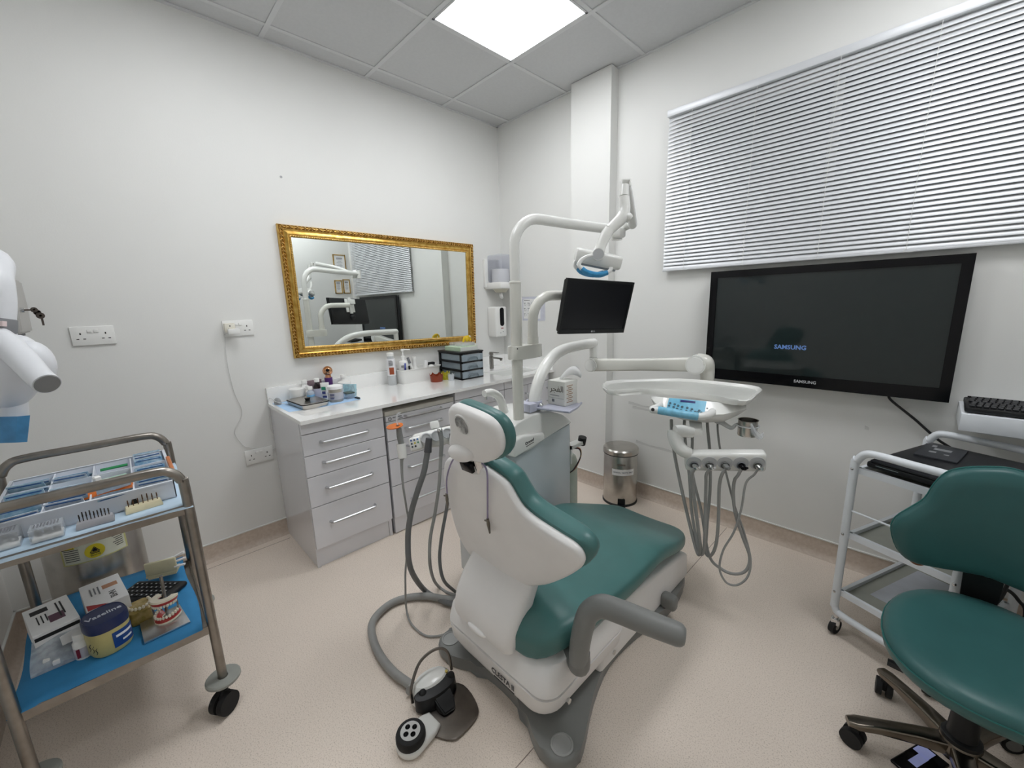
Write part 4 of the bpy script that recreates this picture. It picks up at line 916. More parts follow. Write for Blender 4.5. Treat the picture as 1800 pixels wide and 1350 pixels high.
for px, t in ((1243, .55), (1250, .6), (1242, .85)): G().box((0, 0, 0), (.006, .004, .002), mk(px, t)).out('side_button', GINK, it)
# handle with blue wrap
hb = lambda px, py, s=-.13: D_(px, py, s)
G().tube([hb(1161, 712, -.07), hb(1154, 716), hb(1147, 720, -.15), hb(1160, 722, -.155), hb(1180, 725, -.16), hb(1205, 729, -.158), hb(1226, 732, -.15), hb(1238, 731, -.14), hb(1250, 727, -.115), hb(1252, 723, -.08)], [.013, .014, .016, .015, .015, .015, .015, .0165, .016, .015], n=12).out('handle', WHITE, it)
G().tube([hb(1157, 721, -.155), hb(1180, 725, -.16), hb(1205, 729, -.158), hb(1226, 732, -.15)], .0175, n=14).out('blue_wrap', mat('light_blue_film', (126, 190, 218), .3, var=.1, scale=60, bump=.4, bscale=90), it)
G().cyl(hb(1147.5, 720, -.1615), hb(1147.5, 720, -.171), .0075, n=12).out('handle_socket', INK, it)
# bracket and swing arm to the handpiece bar
S = -.10
D2 = lambda px, py, s=0: at(px, py, 1.76+(1.66-1.76)*(px-1208)/137+s)
g = G(); g.skin([[D_(1210, 735, .0), D_(1233, 735, .0), D_(1233, 735, .05), D_(1210, 735, .05)], [D2(1214, 755, .04), D2(1235, 757, .04), D2(1235, 757, .09), D2(1214, 755, .09)], [D2(1214, 765, .04), D2(1234, 766, .04), D2(1234, 766, .09), D2(1214, 765, .09)]]); g.out('bracket', UNITW, it)
G().tube([D2(1216, 760, .05), D2(1200, 758, .03), D2(1187, 759, .02)], [.024, .028, .030], n=14).tube([D2(1186, 757, .02), D2(1186, 768, .02), D2(1192, 783, .02), D2(1201, 792, .02), D2(1210, 796, .03)], [.030, .031, .03, .028, .026], n=14).out('swing_arm', UNITW, it)
# handpiece bar : box with five cups
bl0, bl1 = D2(1204, 811, .035), D2(1347, 812, .035)
bx_ = (bl1-bl0).normalized(); bn = V((bx_.y, -bx_.x, 0)); bn = bn if bn.dot(CAM-bl0) > 0 else -bn
Lb = (bl1-bl0).length; MBr = frameM((bl0+bl1)/2, bx_, V((0, 0, 1))+bn*.25)
bar = G().box((0, 0, -.012), (Lb, .092, .05), MBr, bev=.014, seg=3).out('handpiece_bar', UNITW, it)
CUPIN = mat('cup_grey', (204, 206, 208), .4, var=.02)  # light grey-white plastic of the holder cups
hpos = []
for i in range(5):
    u = (-2+i)*.0645*Lb/.335
    Mc = MBr @ Matrix.Translation((u, .004, .013))
    G().lathe([(.030, .0), (.031, .003), (.0285, .0035), (.025, .0005), (.001, .0005)], Mc.translation, Mc.to_3x3().to_4x4(), n=24).out('cup', CUPIN, bar)
    Mr = MBr @ Matrix.Translation((u, -.006, .016)); c = Mr.translation; z_ = Mr.to_3x3() @ V((0, 0, 1))
    G().lathe([(.016, 0), (.0175, .003), (.016, .006), (.013, .002), (.001, .002)], c, Mr.to_3x3().to_4x4(), n=20).out('socket_ring', GINK if i in (0, 3) else GREYP, bar)
    hm_ = [CHROME, CHROME, GREYP, BLACKG, CHROME][i]
    tip = c+z_*.02+bx_*.006
    g = G().tube([c+z_*.002, tip, tip+z_*.012+V((0, 0, .004))+bx_*.004], [.012, .0105, .007], n=12)
    if i in (0, 1, 3): g.cyl(tip+bx_*.004, tip+bx_*.010+z_*.016+V((0, 0, .01)), .006, .005, n=10)
    g.out('handpiece_tip', hm_, bar); hpos.append(c+z_*.014+V((0, 0, -.008)))
# hoses: from each cup loop down and back to the head
def hose(pts, r, m=HOSE): return G().tube(pts, r, n=10, sub=7).out('hose', m, it)
h0 = D_(1180, 740, .08)
e = .045
hose([hpos[0], hpos[0]+V((0, 0, -.03))-bx_*.01, D2(1217, 850, .03), D2(1222, 890, .05), D2(1228, 935, .06), D2(1231, 965, .08), D2(1226, 972, .1), D2(1212, 920, .13), D2(1196, 850, .15), D2(1186, 800, .16), D2(1181, 760, .16), D_(1180, 738, .06)], .0078)
hose([hpos[1], hpos[1]+V((0, 0, -.03))-bx_*.012, D2(1241, 850, .03), D2(1240, 890, .05), D2(1239, 940, .06), D2(1236, 972, .08), D2(1228, 965, .1), D2(1216, 900, .13), D2(1212, 840, .14), D2(1206, 790, .15), D2(1203, 755, .15), D_(1203, 738, .06)], .0068)
hose([hpos[2], hpos[2]+V((0, 0, -.035))-bx_*.014, D2(1264, 860, .03), D2(1263, 910, .05), D2(1259, 955, .06), D2(1250, 976, .08), D2(1241, 970, .1), D2(1243, 920, .12), D2(1248, 860, .13), D2(1248, 800, .14), D2(1244, 755, .14), D_(1243, 738, .06)], .0068)
hose([hpos[3], hpos[3]+V((0, 0, -.03))-bx_*.012, D2(1291, 845, .03), D2(1289, 870, .04), D2(1293, 905, .05), D2(1306, 945, .06), D2(1318, 980, .06), D2(1311, 1003, .06), D2(1291, 1009, .07), D2(1268, 1000, .09), D2(1246, 975, .1), D2(1233, 900, .12), D2(1217, 830, .14), D2(1217, 775, .15), D_(1217, 738, .06)], .0065)
hose([hpos[4], hpos[4]+V((0, 0, -.025))-bx_*.012, D2(1311, 850, .02), D2(1303, 895, .03), D2(1290, 935, .04), D2(1271, 968, .05), D2(1265, 1000, .05), D2(1277, 1024, .05), D2(1297, 1028, .05), D2(1315, 1012, .05), D2(1319, 980, .06), D2(1306, 930, .07), D2(1290, 885, .09), D2(1276, 830, .12), D2(1266, 790, .14), D2(1262, 760, .15), D_(1261, 738, .06)], .0045)
# steel cup in its ring
cs = D_(1314, 752, -.04)
cup = thing('steel_cup', 'small steel cup in the ring at the end of the instrument table', 'cup', tuple(cs))
G().lathe([(.001, -.034), (.036, -.034), (.038, -.03), (.038, .034), (.041, .037), (.037, .036), (.035, -.026), (.001, -.028)], cs, n=26).out('bowl', STEEL, cup)
G().lathe([(.040, .01), (.046, .01), (.046, .013), (.040, .013), (.040, .01)], cs, n=26).tube([cs+V((0, 0, .011))-tdir*.044, D_(1285, 752, -.03), D_(1268, 742, .0), D_(1262, 738, .03)], [.006, .009, .012, .02], n=10).out('cup_ring', mat('frosted_arm', (196, 198, 198), .25), it)
G().tube([cs+V((.02, -.03, .03)), cs+V((.035, -.035, .0)), cs+V((.055, -.02, -.025)), cs+V((.06, .0, -.01))], [.004, .012, .012, .003], n=8).out('cup_film', CLEAR, cup)

# ================================================================== TISSUE TRAY + BOX on the unit
tt = thing('tissue_tray', 'pale lilac bracket tray clamped round the arm base', 'tray', (1.39, -1.08, .90))
LILP = mat('lilac_plastic', (196, 198, 214), .3, var=.02)
t0, t1 = arm_pt(926, 714), arm_pt(1006, 720)
zb = b0.z+.038
G().lathe([(.034, -.022), (.042, -.022), (.042, .022), (.034, .022), (.034, -.022)], (b0.x, b0.y, zb), n=24).bx(b0.x-.04, b0.x+.05, b0.y-.085, b0.y-.03, zb-.022, zb+.022, bev=.006).out('clamp', LILP, tt)
G().ball((b0.x+.052, b0.y-.005, zb+.004), (.012, .014, .012)).out('clamp_knob', CHROME, tt)
zp = .889
plt_ = [(1.412, -1.135), (1.605, -1.085), (1.578, -.99), (1.54, -.905), (1.405, -.92), (1.42, -1.06)]
G().prism(plt_, zp, zp+.006, None, bev=.002).out('plate', LILP, tt)
g = G(); g.tube([V((x, y, zp+.008)) for x, y in plt_[:4]], .006, n=8, smooth=False); g.out('plate_rim', LILP, tt)
zb = zp+.0065; bw, bd = .112, .105; cx, cy = 1.464, -.965
bh = over(950, 668, cx-bw/2, cy-bd/2)-zb
tb = thing('tissue_box', 'white tissue box with dark script and a tissue pulled out', 'tissue box', (cx, cy, zb))
G().box((cx, cy, zb+bh/2), (bw, bd, bh), None, bev=.002).out('carton', mat('carton_white', (226, 226, 220), .6, var=.02), tb)
Mf = frameM((cx, cy-bd/2-.0004, zb+bh/2), (1, 0, 0), (0, 0, 1))
text('\ufeae\ufea0\ufed4\ufedf\ufe8d', .044, Mf @ Matrix.Translation((.004, .022, 0)), mat('script_ink', (74, 64, 46), .6), tb)
g = G(); lines(g, Mf, -.04, .04, [-.012], .003, .0006); g.box((-.02, -.04, 0), (.016, .014, .001), Mf); g.out('fine_print', GINK, tb)
G().box((0, -.026, 0), (.1, .001, .0006), Mf).out('rule', GINK, tb)
Ms2 = frameM((cx+bw/2+.0004, cy-.012, zb+bh/2), (0, 1, 0), (0, 0, 1))
g = G()
for i in range(9): g.box((0, -.044+.0105*i, 0), (.05-.02*(i % 2), .005, .0008), Ms2)
g.out('side_print', mat('brown_faint', (176, 150, 130), .6), tb)
g = G(); n = 10; pts = []
dt = V((.75, .66, 0))
for i in range(8):
    t = i/7; c = V((cx-.02, cy, zb+bh-.004))+dt*(.10*t)+V((0, 0, .042*math.sin(t*2.3)))
    w_ = .010+.036*t; sd2 = V((-dt.y, dt.x, 0))
    pts.append([c+sd2*(w_*math.cos(q)*.8)+V((0, 0, w_*math.sin(q)*.8))+dt*(.012*t*math.cos(2*q)) for q in [-PI*.15+PI*1.3*k/n for k in range(n+1)]])
g.skin(pts, closed=False); o = g.out('tissue', PAPER, tb)
md = o.modifiers.new('thick', 'SOLIDIFY'); md.thickness = .001

# ================================================================== ASSISTANT HOLDER with suction hoses
ah = thing('assistant_holder', 'white holder with suction hoses and coloured buttons behind the backrest', 'instrument holder', (1.3, -1.45, .8))
AD = lambda px, py, s=0: at(px, py, 1.80+s)
ax_ = (AD(800, 762, .02)-AD(735, 778)).normalized()
G().tube([V((1.36, -1.36, .60)), V((1.36, -1.45, .69)), AD(795, 772, .02), AD(770, 775, .01), AD(742, 780)], [.03, .03, .028, .026, .022], n=12).out('holder_arm', UNITW, ah)
MA = frameM(AD(768, 766, .01), ax_, V((0, 0, 1))*.8+V((.5, -.5, 0))*-.35)
G().box((-.01, .006, .0), (.20, .05, .055), MA, bev=.02, seg=3).out('holder_body', UNITW, ah)
G().box((-.095, -.012, .018), (.055, .062, .03), MA, bev=.012, seg=3).out('button_pod', UNITW, ah)
cb_ = [(60, 90, 150), (60, 80, 120), (80, 130, 190), (70, 80, 90), (200, 180, 60), (90, 150, 120), (60, 70, 80), (60, 60, 66)]
for k, c in enumerate(cb_):
    q = MA @ V((-.110+.014*(k % 3), .006-.014*(k // 3), .034)); nz = MA.to_3x3() @ V((0, 0, 1))
    G().cyl(q-nz*.002, q+nz*.0015, .0042, n=10).out('button', mat('btn%d' % k, c, .4), ah)
G().box((.0, .05, -.01), (.04, .035, .03), MA, bev=.008).out('rest_block', WHITE, ah)
for u in (-.045, .0, .05, .09):
    q = MA @ V((u, .0, .032)); nz = MA.to_3x3() @ V((0, 0, 1))
    G().lathe([(.022, 0), (.024, .003), (.02, .004), (.018, -.004), (.001, -.004)], q-nz*.004, MA.to_3x3().to_4x4(), n=18).out('holder_cup', CUPIN, ah)
def ahose(pts, r, m): return G().tube(pts, r, n=12, sub=7).out('suction_hose', m, ah)
# wide suction hose: from the holder to the floor, then under the unit
F = lambda px, py, z=.02: on(px, py, 'z', z)
b2 = F(792, 1060, .025)
ahose([AD(752, 792, -.06), AD(745, 830, -.06), AD(735, 860, -.05), AD(722, 905, -.03), AD(717, 950, -.02), AD(722, 1000, -.0), F(745, 1036, .03), F(770, 1052, .022), F(800, 1062, .022), V((1.42, -1.52, .03))], .0125, HOSED)
G().tube([AD(754, 770, -.062), AD(752, 795, -.062)], [.0135, .0165], n=14).out('suction_tip', mat('dark_grey_tip', (80, 80, 82), .4), ah)
ahose([AD(775, 800, -.05), AD(772, 850, -.05), AD(765, 900, -.03), AD(756, 950, -.02), AD(757, 1000, 0), F(770, 1030, .02), F(800, 1046, .015), V((1.43, -1.50, .03))], .0072, HOSE)
G().tube([AD(773, 757, -.05), AD(776, 775, -.05), AD(775, 802, -.05)], [.011, .0095, .0085], n=12).out('suction_tip', GREYP, ah)
G().ball(AD(773, 756, -.05), .0125).out('tip_cap', CHROME, ah)
ahose([AD(793, 762, -.02), AD(794, 800, -.02), AD(787, 880, -.01), AD(776, 945, .0), AD(773, 985, 0), AD(780, 1020, .02), F(800, 1040, .02)], .0075, HOSED)
# curing light with orange shield
cl = thing('curing_light', 'grey curing light with orange round shield in a white clip', 'curing light', tuple(AD(702, 800)))
G().tube([AD(707, 786, -.03), AD(703, 768, -.03), AD(701, 752, -.03)], [.0125, .0135, .0115], n=14).out('body', GREYP, cl)
G().tube([AD(700, 750, -.03), AD(697, 737, -.03), AD(699, 728, -.03), AD(703, 725, -.03)], .0045, n=10).out('light_guide', CLEAR, cl)
q = AD(694, 749, -.03)
G().lathe([(.001, -.0015), (.036, -.0015), (.036, .0015), (.001, .0015)], q, Matrix.Rotation(.12, 4, 'X'), n=28).out('shield', ORANGE, cl)
G().cyl(AD(700, 752, -.03), AD(700, 747.5, -.03), .009).out('collar', BLACK, cl)
G().tube([AD(705, 780, -.03), AD(708, 805, -.03)], [.02, .019], n=16).out('clip', UNITW, ah)
G().tube([AD(708, 803, -.03), AD(706, 812, -.03), AD(708, 850, -.03), AD(714, 890, -.02), AD(719, 930, .0), AD(713, 1000, .02), AD(713, 1035, .02)+V((0, 0, .01)), F(714, 1068, .03), F(722, 1095, .012), F(745, 1116, .008), F(770, 1118, .008), F(794, 1110, .02)], [.010, .007, .0045, .0045, .0045, .0045, .0045, .0045, .0045, .0045, .0045, .0045], n=10, sub=7).out('lead', HOSE, cl)
tag(G().tube([AD(712, 803, -.02), AD(722, 800, -.02), AD(735, 795, -.01)], .004, n=8).out('rod', CHROME, ah), '', '') if False else None

# ================================================================== FOOT CONTROLLER
fc = thing('foot_controller', 'white and black foot pedal on a steel plate with wire handle', 'foot pedal', tuple(F(770, 1230, 0)))
pts = [F(px, py, .004) for px, py in ((757, 1292), (795, 1303), (815, 1290), (838, 1262), (839, 1240), (815, 1205), (780, 1205), (748, 1240), (742, 1275))]
pv = [(p.x, p.y) for p in spl([(p.x, p.y, 0) for p in pts], 4)]
G().prism(pv, .001, .009, None, bev=.003).out('steel_plate', mat('pedal_plate', (120, 114, 108), .3, 1, var=.1), fc)
cw = F(758, 1205, .03)
ax = (F(800, 1182, .03)-F(733, 1225, .03)); ax.z = 0; axn = ax.normalized(); pn = V((axn.y, -axn.x, 0))
if pn.dot(F(790, 1270, 0)-cw) < 0: pn = -pn
Mw = frameM((cw.x, cw.y, 0), axn, pn if axn.cross(pn).z > 0 else -pn)
sgn = 1 if axn.cross(pn).z > 0 else -1
def W_(a, b, z): return V((cw.x, cw.y, 0))+axn*a+pn*b+V((0, 0, z))
L2 = ax.length/2
g = G(); g.skin([[W_(L2*s*math.cos(t)*1.0, .045*s*math.sin(t)+dy, z) for t in [2*PI*i/24 for i in range(24)]] for s, z, dy in ((1.0, .004, .005), (1.02, .02, .004), (.95, .05, 0), (.75, .066, -.003), (.3, .072, -.004))]); g.out('white_body', UNITW, fc)
g = G(); g.skin([[W_(L2*1.02*math.cos(t), .036+ (.036*s)*math.sin(t)+dy, z) for t in [2*PI*i/24 for i in range(24)]] for s, z, dy in ((1.0, .009, .004), (1.05, .03, .004), (.9, .055, .0), (.5, .06, -.004))]); g.out('black_body', BLACK, fc)
g = G(); g.skin([[W_(.012+a*.034, .06, z) for a, z in ((-1, .012), (1, .012), (1, .05), (-1, .05))], [W_(.012+a*.032, .10, z) for a, z in ((-1, .010), (1, .010), (.9, .036), (-.9, .036))], [W_(.012+a*.022, .122, z) for a, z in ((-1, .010), (1, .010), (.9, .02), (-.9, .02))]])
bmesh.ops.bevel(g.bm, geom=list(g.bm.edges), offset=.004, segments=2, affect='EDGES'); g.out('pedal', BLACK, fc)
G().tube([W_(-L2*1.05, .02, .03), W_(-L2*.95, .0, .075), W_(-L2*.3, -.03, .125), W_(L2*.55, -.03, .14), W_(L2*1.0, -.01, .12), W_(L2*1.02, .015, .06)], .0055, n=10, sub=7).out('wire_handle', mat('dull_wire', (120, 114, 108), .3, 1), fc)
for s_, m_ in ((-.55, mat('blue_dot', (40, 110, 180), .4)), (.75, mat('yellow_dot', (200, 180, 90), .4))): G().cyl(W_(L2*s_, .012, .058), W_(L2*s_, .012, .066), .0055, n=12).out('mark', m_, fc)
for s_ in (-.6, .85): G().ball(W_(L2*s_, .032, .058), (.014, .014, .012)).out('knob', RUBBER, fc)
# thick floor hose to the pedal
tag(G().tube([W_(-L2*.9, -.03, .03), F(722, 1205, .022), F(690, 1180, .02), F(664, 1145, .02), F(653, 1108, .02), F(660, 1085, .02), F(685, 1062, .02), F(715, 1051, .02), F(750, 1048, .022), F(785, 1053, .025), V((1.40, -1.56, .03))], .0165, n=14, sub=8).out('floor_hose', HOSE, origin=F(660, 1100, 0)), 'thick grey hose looping over the floor to the foot pedal', 'hose')
fp = thing('foot_switch', 'white foot switch with black round knob and four arrow icons', 'foot switch', tuple(F(735, 1310, 0)))
q0, q1 = F(722, 1312, 0), F(765, 1270, 0); dd = (q1-q0); dl = dd.length; dd.normalize(); nn_ = V((-dd.y, dd.x, 0))
ol = [q0 + dd*(-.045*math.cos(t))+nn_*(.05*math.sin(t)) for t in [-PI/2+PI*i/12 for i in range(13)]] + [q0+dd*dl*.75+nn_*.042, q0+dd*dl+nn_*.03, q0+dd*dl-nn_*.03, q0+dd*dl*.75-nn_*.042]
G().prism([(p.x, p.y) for p in ol], .001, .026, None, bev=.009, seg=3).out('base', UNITW, fp)
kc = on(722, 1292, 'z', .04)
G().lathe([(.001, 0), (.046, 0), (.048, .008), (.048, .022), (.045, .03), (.04, .033), (.001, .033)], (kc.x, kc.y, .024), n=30).out('knob', RUBBER, fp)
o = G().lathe([(.001, 0), (.032, 0), (.032, .002), (.001, .002)], (kc.x, kc.y, .056), n=28).out('icon_plate', mat('icon_grey', (196, 196, 194), .5), fp)
g = G()
for a, b in ((1, 1), (1, -1), (-1, 1), (-1, -1)):
    c = V((kc.x, kc.y, .0583))+CR*0+V((CR.x, CR.y, 0)).normalized()*(.0115*a)+V((CF.x, CF.y, 0)).normalized()*(.0115*b)
    g.lathe([(.0068, 0), (.0085, 0), (.0085, .0006), (.0068, .0006), (.0068, 0)], c, n=16)
    r_ = V((CR.x, CR.y, 0)).normalized(); f_ = V((CF.x, CF.y, 0)).normalized()
    g.tube([c-f_*.004, c+f_*.004], .0009, n=5, smooth=False).tube([c+f_*.0005-r_*.003*a, c+f_*.004*b*.9, c+f_*.0005+r_*.003*a], .0009, n=5, smooth=False)
g.out('arrow_icons', INK, fp)
Mt = frameM(q0-dd*.036+V((0, 0, .0262)), nn_, dd) if nn_.cross(dd).z > 0 else frameM(q0-dd*.036+V((0, 0, .0262)), -nn_, dd)
g = G(); g.box((.015, .004, 0), (.022, .004, .0006), Mt).box((-.01, -.0, 0), (.012, .003, .0006), Mt); g.out('fine_print', INK, fp)

# ================================================================== PEDAL BIN
pb = thing('pedal_bin', 'small stainless steel pedal bin with paper label beside the column', 'bin', (1.325, -.13, 0))
bx0, by0, br = 1.34, -.155, .117
zt_ = over(1096, 783, bx0, by0)
G().lathe([(.001, .012), (br, .012), (br, zt_-.04), (br-.003, zt_-.035), (.001, zt_-.035)], (bx0, by0, 0), n=40).out('body', STEEL, pb)
G().lathe([(.001, 0), (br+.004, 0), (br+.004, .012), (br, .016), (.001, .016)], (bx0, by0, 0), n=40).out('base_ring', BLACK, pb)
G().lathe([(br+.003, zt_-.042), (br+.005, zt_-.04), (br+.005, zt_-.014), (br*.97, zt_-.004), (br*.7, zt_), (.001, zt_+.002)], (bx0, by0, 0), n=40).out('lid', STEEL, pb)
G().lathe([(br+.001, zt_-.046), (br+.004, zt_-.046), (br+.004, zt_-.042), (br+.001, zt_-.042)], (bx0, by0, 0), n=40).out('lid_seal', BLACK, pb)
vd = V((CAM.x-bx0, CAM.y-by0, 0)).normalized(); a0 = math.atan2(vd.y, vd.x)
def arc(r, a, b, z0, z1, n=10): return [[V((bx0+r*math.cos(t), by0+r*math.sin(t), z)) for z in (z0, z1)] for t in [a0+math.radians(a+(b-a)*i/n) for i in range(n+1)]]
def patch(r, a, b, z0, z1, name, m, par):
    g = G(); R1 = arc(r, a, b, z0, z1); R2 = arc(r+.0012, a, b, z0, z1)
    g.skin([[p[0], p[1], q[1], q[0]] for p, q in zip(R1, R2)]); return g.out(name, m, par)
lz = over(1100, 832, bx0+vd.x*br, by0+vd.y*br)
patch(br+.0005, -28, 48, lz-.022, lz+.022, 'paper_label', PAPER, pb)
tl_ = 'GENERAL WASTE ONLY'
g = None
for i, chx in enumerate(tl_):
    if chx == ' ': continue
    a = a0+math.radians(-22+64*i/(len(tl_)-1)); rr_ = br+.0022
    text(chx, .013, frameM((bx0+rr_*math.cos(a), by0+rr_*math.sin(a), lz), (-math.sin(a), math.cos(a), 0), (0, 0, 1)), mat('slate_print', (96, 100, 116), .6), pb)
patch(br+.0004, -10, 16, lz+.05, lz+.062, 'stamp', STEELD, pb)
pz = V((bx0, by0, 0))+vd*(br-.006)
Mp_ = frameM(pz, V((-vd.y, vd.x, 0)), (0, 0, 1))
G().box((.012, .035, .0075), (.05, .045, .006), Mp_).out('pedal_slot', BLACK, pb)
G().box((.012, .014, .03), (.055, .006, .05), Mp_, bev=.002).out('pedal', BLACK, pb)

# ================================================================== STOOL
sx, sy = 2.975, -1.0
so = thing('operator_stool', 'teal padded operator stool with polished five-arm base on castors', 'stool', (sx, sy, 0))
DKM = mat('polished_arm', (126, 118, 108), .22, 1, var=.08)
G().lathe([(.001, .07), (.045, .07), (.05, .085), (.045, .12), (.034, .135), (.001, .135)], (sx, sy, 0)).out('hub', DKM, so)
G().cyl((sx, sy, .12), (sx, sy, .27), .034, .028).cyl((sx, sy, .27), (sx, sy, .40), .016).lathe([(.034, .12), (.043, .123), (.043, .135), (.034, .14)], (sx, sy, 0)).out('gas_column', BLACK, so)
CA = []
for k in range(5):
    a = math.radians(205-72*k); d = V((math.cos(a), math.sin(a), 0)); n_ = V((-d.y, d.x, 0)); o_ = V((sx, sy, 0))
    g = G(); rings = []
    for r, hw, z0, z1 in ((.03, .026, .075, .118), (.10, .022, .078, .115), (.19, .02, .076, .104), (.245, .022, .07, .094), (.268, .016, .072, .09)):
        rings.append([o_+d*r+n_*x+V((0, 0, (z0+z1)/2+y)) for x, y in rr(0, 0, hw, (z1-z0)/2, .008, 3)])
    g.skin(rings); g.out('base_arm', DKM, so)
    c = o_+d*.248; cz = .03; ang = a+.9; wd = V((math.cos(ang), math.sin(ang), 0))
    cs_ = G().cyl(c+wd*-.022+V((0, 0, cz)), c+wd*-.006+V((0, 0, cz)), .029, n=20).cyl(c+wd*.006+V((0, 0, cz)), c+wd*.022+V((0, 0, cz)), .029, n=20).box(tuple(c+V((0, 0, .045))), (.026, .026, .05), None, bev=.008).out('castor', RUBBER, so)
    G().cyl(c-wd*.0225+V((0, 0, cz)), c-wd*.024+V((0, 0, cz)), .019, n=16).out('hub_cap', GREYP, cs_)
def stool_seat(z, s): return None
zt2 = .475
ov = []
for i in range(36):
    t = 2*PI*i/36; ov.append((.206*math.copysign(abs(math.cos(t))**.9, math.cos(t)), .255*math.copysign(abs(math.sin(t))**.9, math.sin(t))))
scx, scy = 2.978, -1.04
g = G(); g.skin([[V((scx+x*s, scy+y*s, z+.012*(y*s/.25)**2)) for x, y in ov] for s, z in ((.85, .395), (.95, .40), (1.0, .415), (1.01, .435), (.99, .452), (.94, .463), (.8, .470), (.5, .466), (.15, .463))]); g.out('seat', TEALD, so, ang=60)
g = G(); g.tube([V((scx+x*1.012, scy+y*1.012, .437+.012*(y/.25)**2)) for x, y in ov+[ov[0]]], .002, n=6, smooth=False, cap=False); g.out('seat_piping', mat('teal_piping', (36, 100, 96), .4), so)
G().bx(scx-.1, scx+.1, scy-.1, scy+.1, .385, .398).out('seat_plate', BLACK, so)
lv = on(1560, 1163, 'z', .36)
G().tube([V((sx-.03, sy-.02, .375)), lv+V((.06, 0, .0)), lv+V((.02, 0, 0))], .005, n=8).tube([lv+V((.035, 0, 0)), lv], [.012, .010], n=8).out('lever', BLACK, so)
# backrest: wing shaped pad on a dark bracket, at the far side
BY = -.805
lf = [(1567, 925), (1575, 905), (1600, 890), (1625, 875), (1642, 850), (1665, 830), (1700, 823), (1750, 823)]
lo = [(1577, 960), (1600, 982), (1640, 994), (1690, 1004), (1740, 1014)]
pt = lambda q: (on(q[0], q[1], 'y', BY).x-scx, on(q[0], q[1], 'y', BY).z)
L_ = [pt(q) for q in lf]; Lo = [pt(q) for q in lo]
ztop = L_[-1][1]+.004; zbot = Lo[-1][1]-.004
o2 = L_ + [(0, ztop)] + [(-u, v) for u, v in reversed(L_)] + [(-u, v) for u, v in Lo] + [(0, zbot)] + list(reversed(Lo))
oo = spl([(u, v, 0) for u, v in o2], 3); cc_ = sum(oo, V())/len(oo)
def bkp(s, w): return [V((scx+cc_.x+(p.x-cc_.x)*s, BY-w-.6*(cc_.x+(p.x-cc_.x)*s)**2, cc_.y+(p.y-cc_.y)*s)) for p in oo]
G().skin([bkp(.5, -.05), bkp(.92, -.045), bkp(.99, -.03), bkp(1.0, -.012), bkp(.99, .006), bkp(.94, .016), bkp(.75, .022), bkp(.3, .022)]).out('backrest', TEALD, so, ang=60)
g = G(); g.tube(bkp(1.003, -.011)+[bkp(1.003, -.011)[0]], .0022, n=6, smooth=False, cap=False); g.out('backrest_piping', MATS['teal_piping'], so)
yb_ = BY+.052; q4 = lambda y, z, w, t: [V((scx-w, y-t, z)), V((scx+w, y-t, z)), V((scx+w, y+t, z)), V((scx-w, y+t, z))]
G().skin([q4(yb_, zbot+.12, .045, .006), q4(yb_, .52, .042, .006), q4(yb_+.004, .42, .038, .008), q4(yb_-.03, .385, .035, .006), q4(scy+.08, .384, .03, .006)]).out('back_bracket', BLACK, so)
WOODB = mat('wood_knob', (146, 88, 52), .4, var=.1)
kq_ = on(1612, 986, 'y', BY+.02); G().ball(kq_, (.02, .02, .012)).out('knob', WOODB, so)
# phone on the floor under the stool
ph = thing('phone', 'black phone with lit lilac screen lying by the stool base', 'phone', tuple(on(1640, 1345, 'z', 0)))
pa, pb_, pc_ = on(1618, 1302, 'z', .012), on(1660, 1335, 'z', .012), on(1616, 1375, 'z', .012)
e1 = (pb_-pa); e1.z = 0; e1.normalize(); e2 = V((e1.y, -e1.x, 0)); e2 = e2 if e2.dot(pc_-pa) > 0 else -e2
c = pa+e1*.036+e2*.075; Mph = frameM((c.x, c.y, .0065), e1, -e2)
G().box((0, 0, 0), (.072, .15, .010), Mph, bev=.004, seg=3).out('case', BLACKG, ph)
G().box((0, 0, .0052), (.064, .14, .0008), Mph).out('glass', BLACKG, ph)
G().box((-.012, .045, .0058), (.036, .042, .0006), Mph).box((-.004, .0, .0058), (.022, .06, .0006), Mph).out('lit_screen', mat('lilac_screen', (120, 126, 164), .3, emit=.25), ph)

# ================================================================== WHITE TROLLEY + LAPTOP
a = math.radians(-22); U = V((math.cos(a), math.sin(a), 0)); N = V((-U.y, U.x, 0))
T0 = V((2.625, -.592, 0)); tw, td = .33, .52
wt_ = thing('white_trolley', 'white tubular three shelf trolley on castors under the television', 'trolley', tuple(T0+U*tw/2+N*td/2))
WT = mat('white_powder_coat', (226, 230, 234), .35, var=.015)
def Wp(u, n, z): return T0+U*u+N*n+V((0, 0, z))
for n in (0, td):
    G().tube([Wp(0, n, .12), Wp(0, n, .3), Wp(0, n, .735), Wp(.006, n, .775), Wp(.03, n, .81), Wp(.07, n, .818), Wp(tw/2, n, .818), Wp(tw-.07, n, .818), Wp(tw-.03, n, .81), Wp(tw-.006, n, .775), Wp(tw, n, .735), Wp(tw, n, .3), Wp(tw, n, .12)], .0145, n=12, sub=4).out('end_hoop', WT, wt_)
    G().tube([Wp(0, n, .14), Wp(.005, n, .115), Wp(.03, n, .098), Wp(tw/2, n, .095), Wp(tw-.03, n, .098), Wp(tw-.005, n, .115), Wp(tw, n, .14)], .0135, n=12, sub=4).out('foot_rail', WT, wt_)
    G().tube([Wp(0, n, .565), Wp(tw, n, .565)], .004, n=8).out('guard_rail', WT, wt_)
    for u in (0, tw):
        for z in (.742, .46, .195): G().ball(Wp(u, n, z)+(N*-.0135 if n == 0 else N*.0135), .006, n=8, m=5).out('bolt', CHROME, wt_)
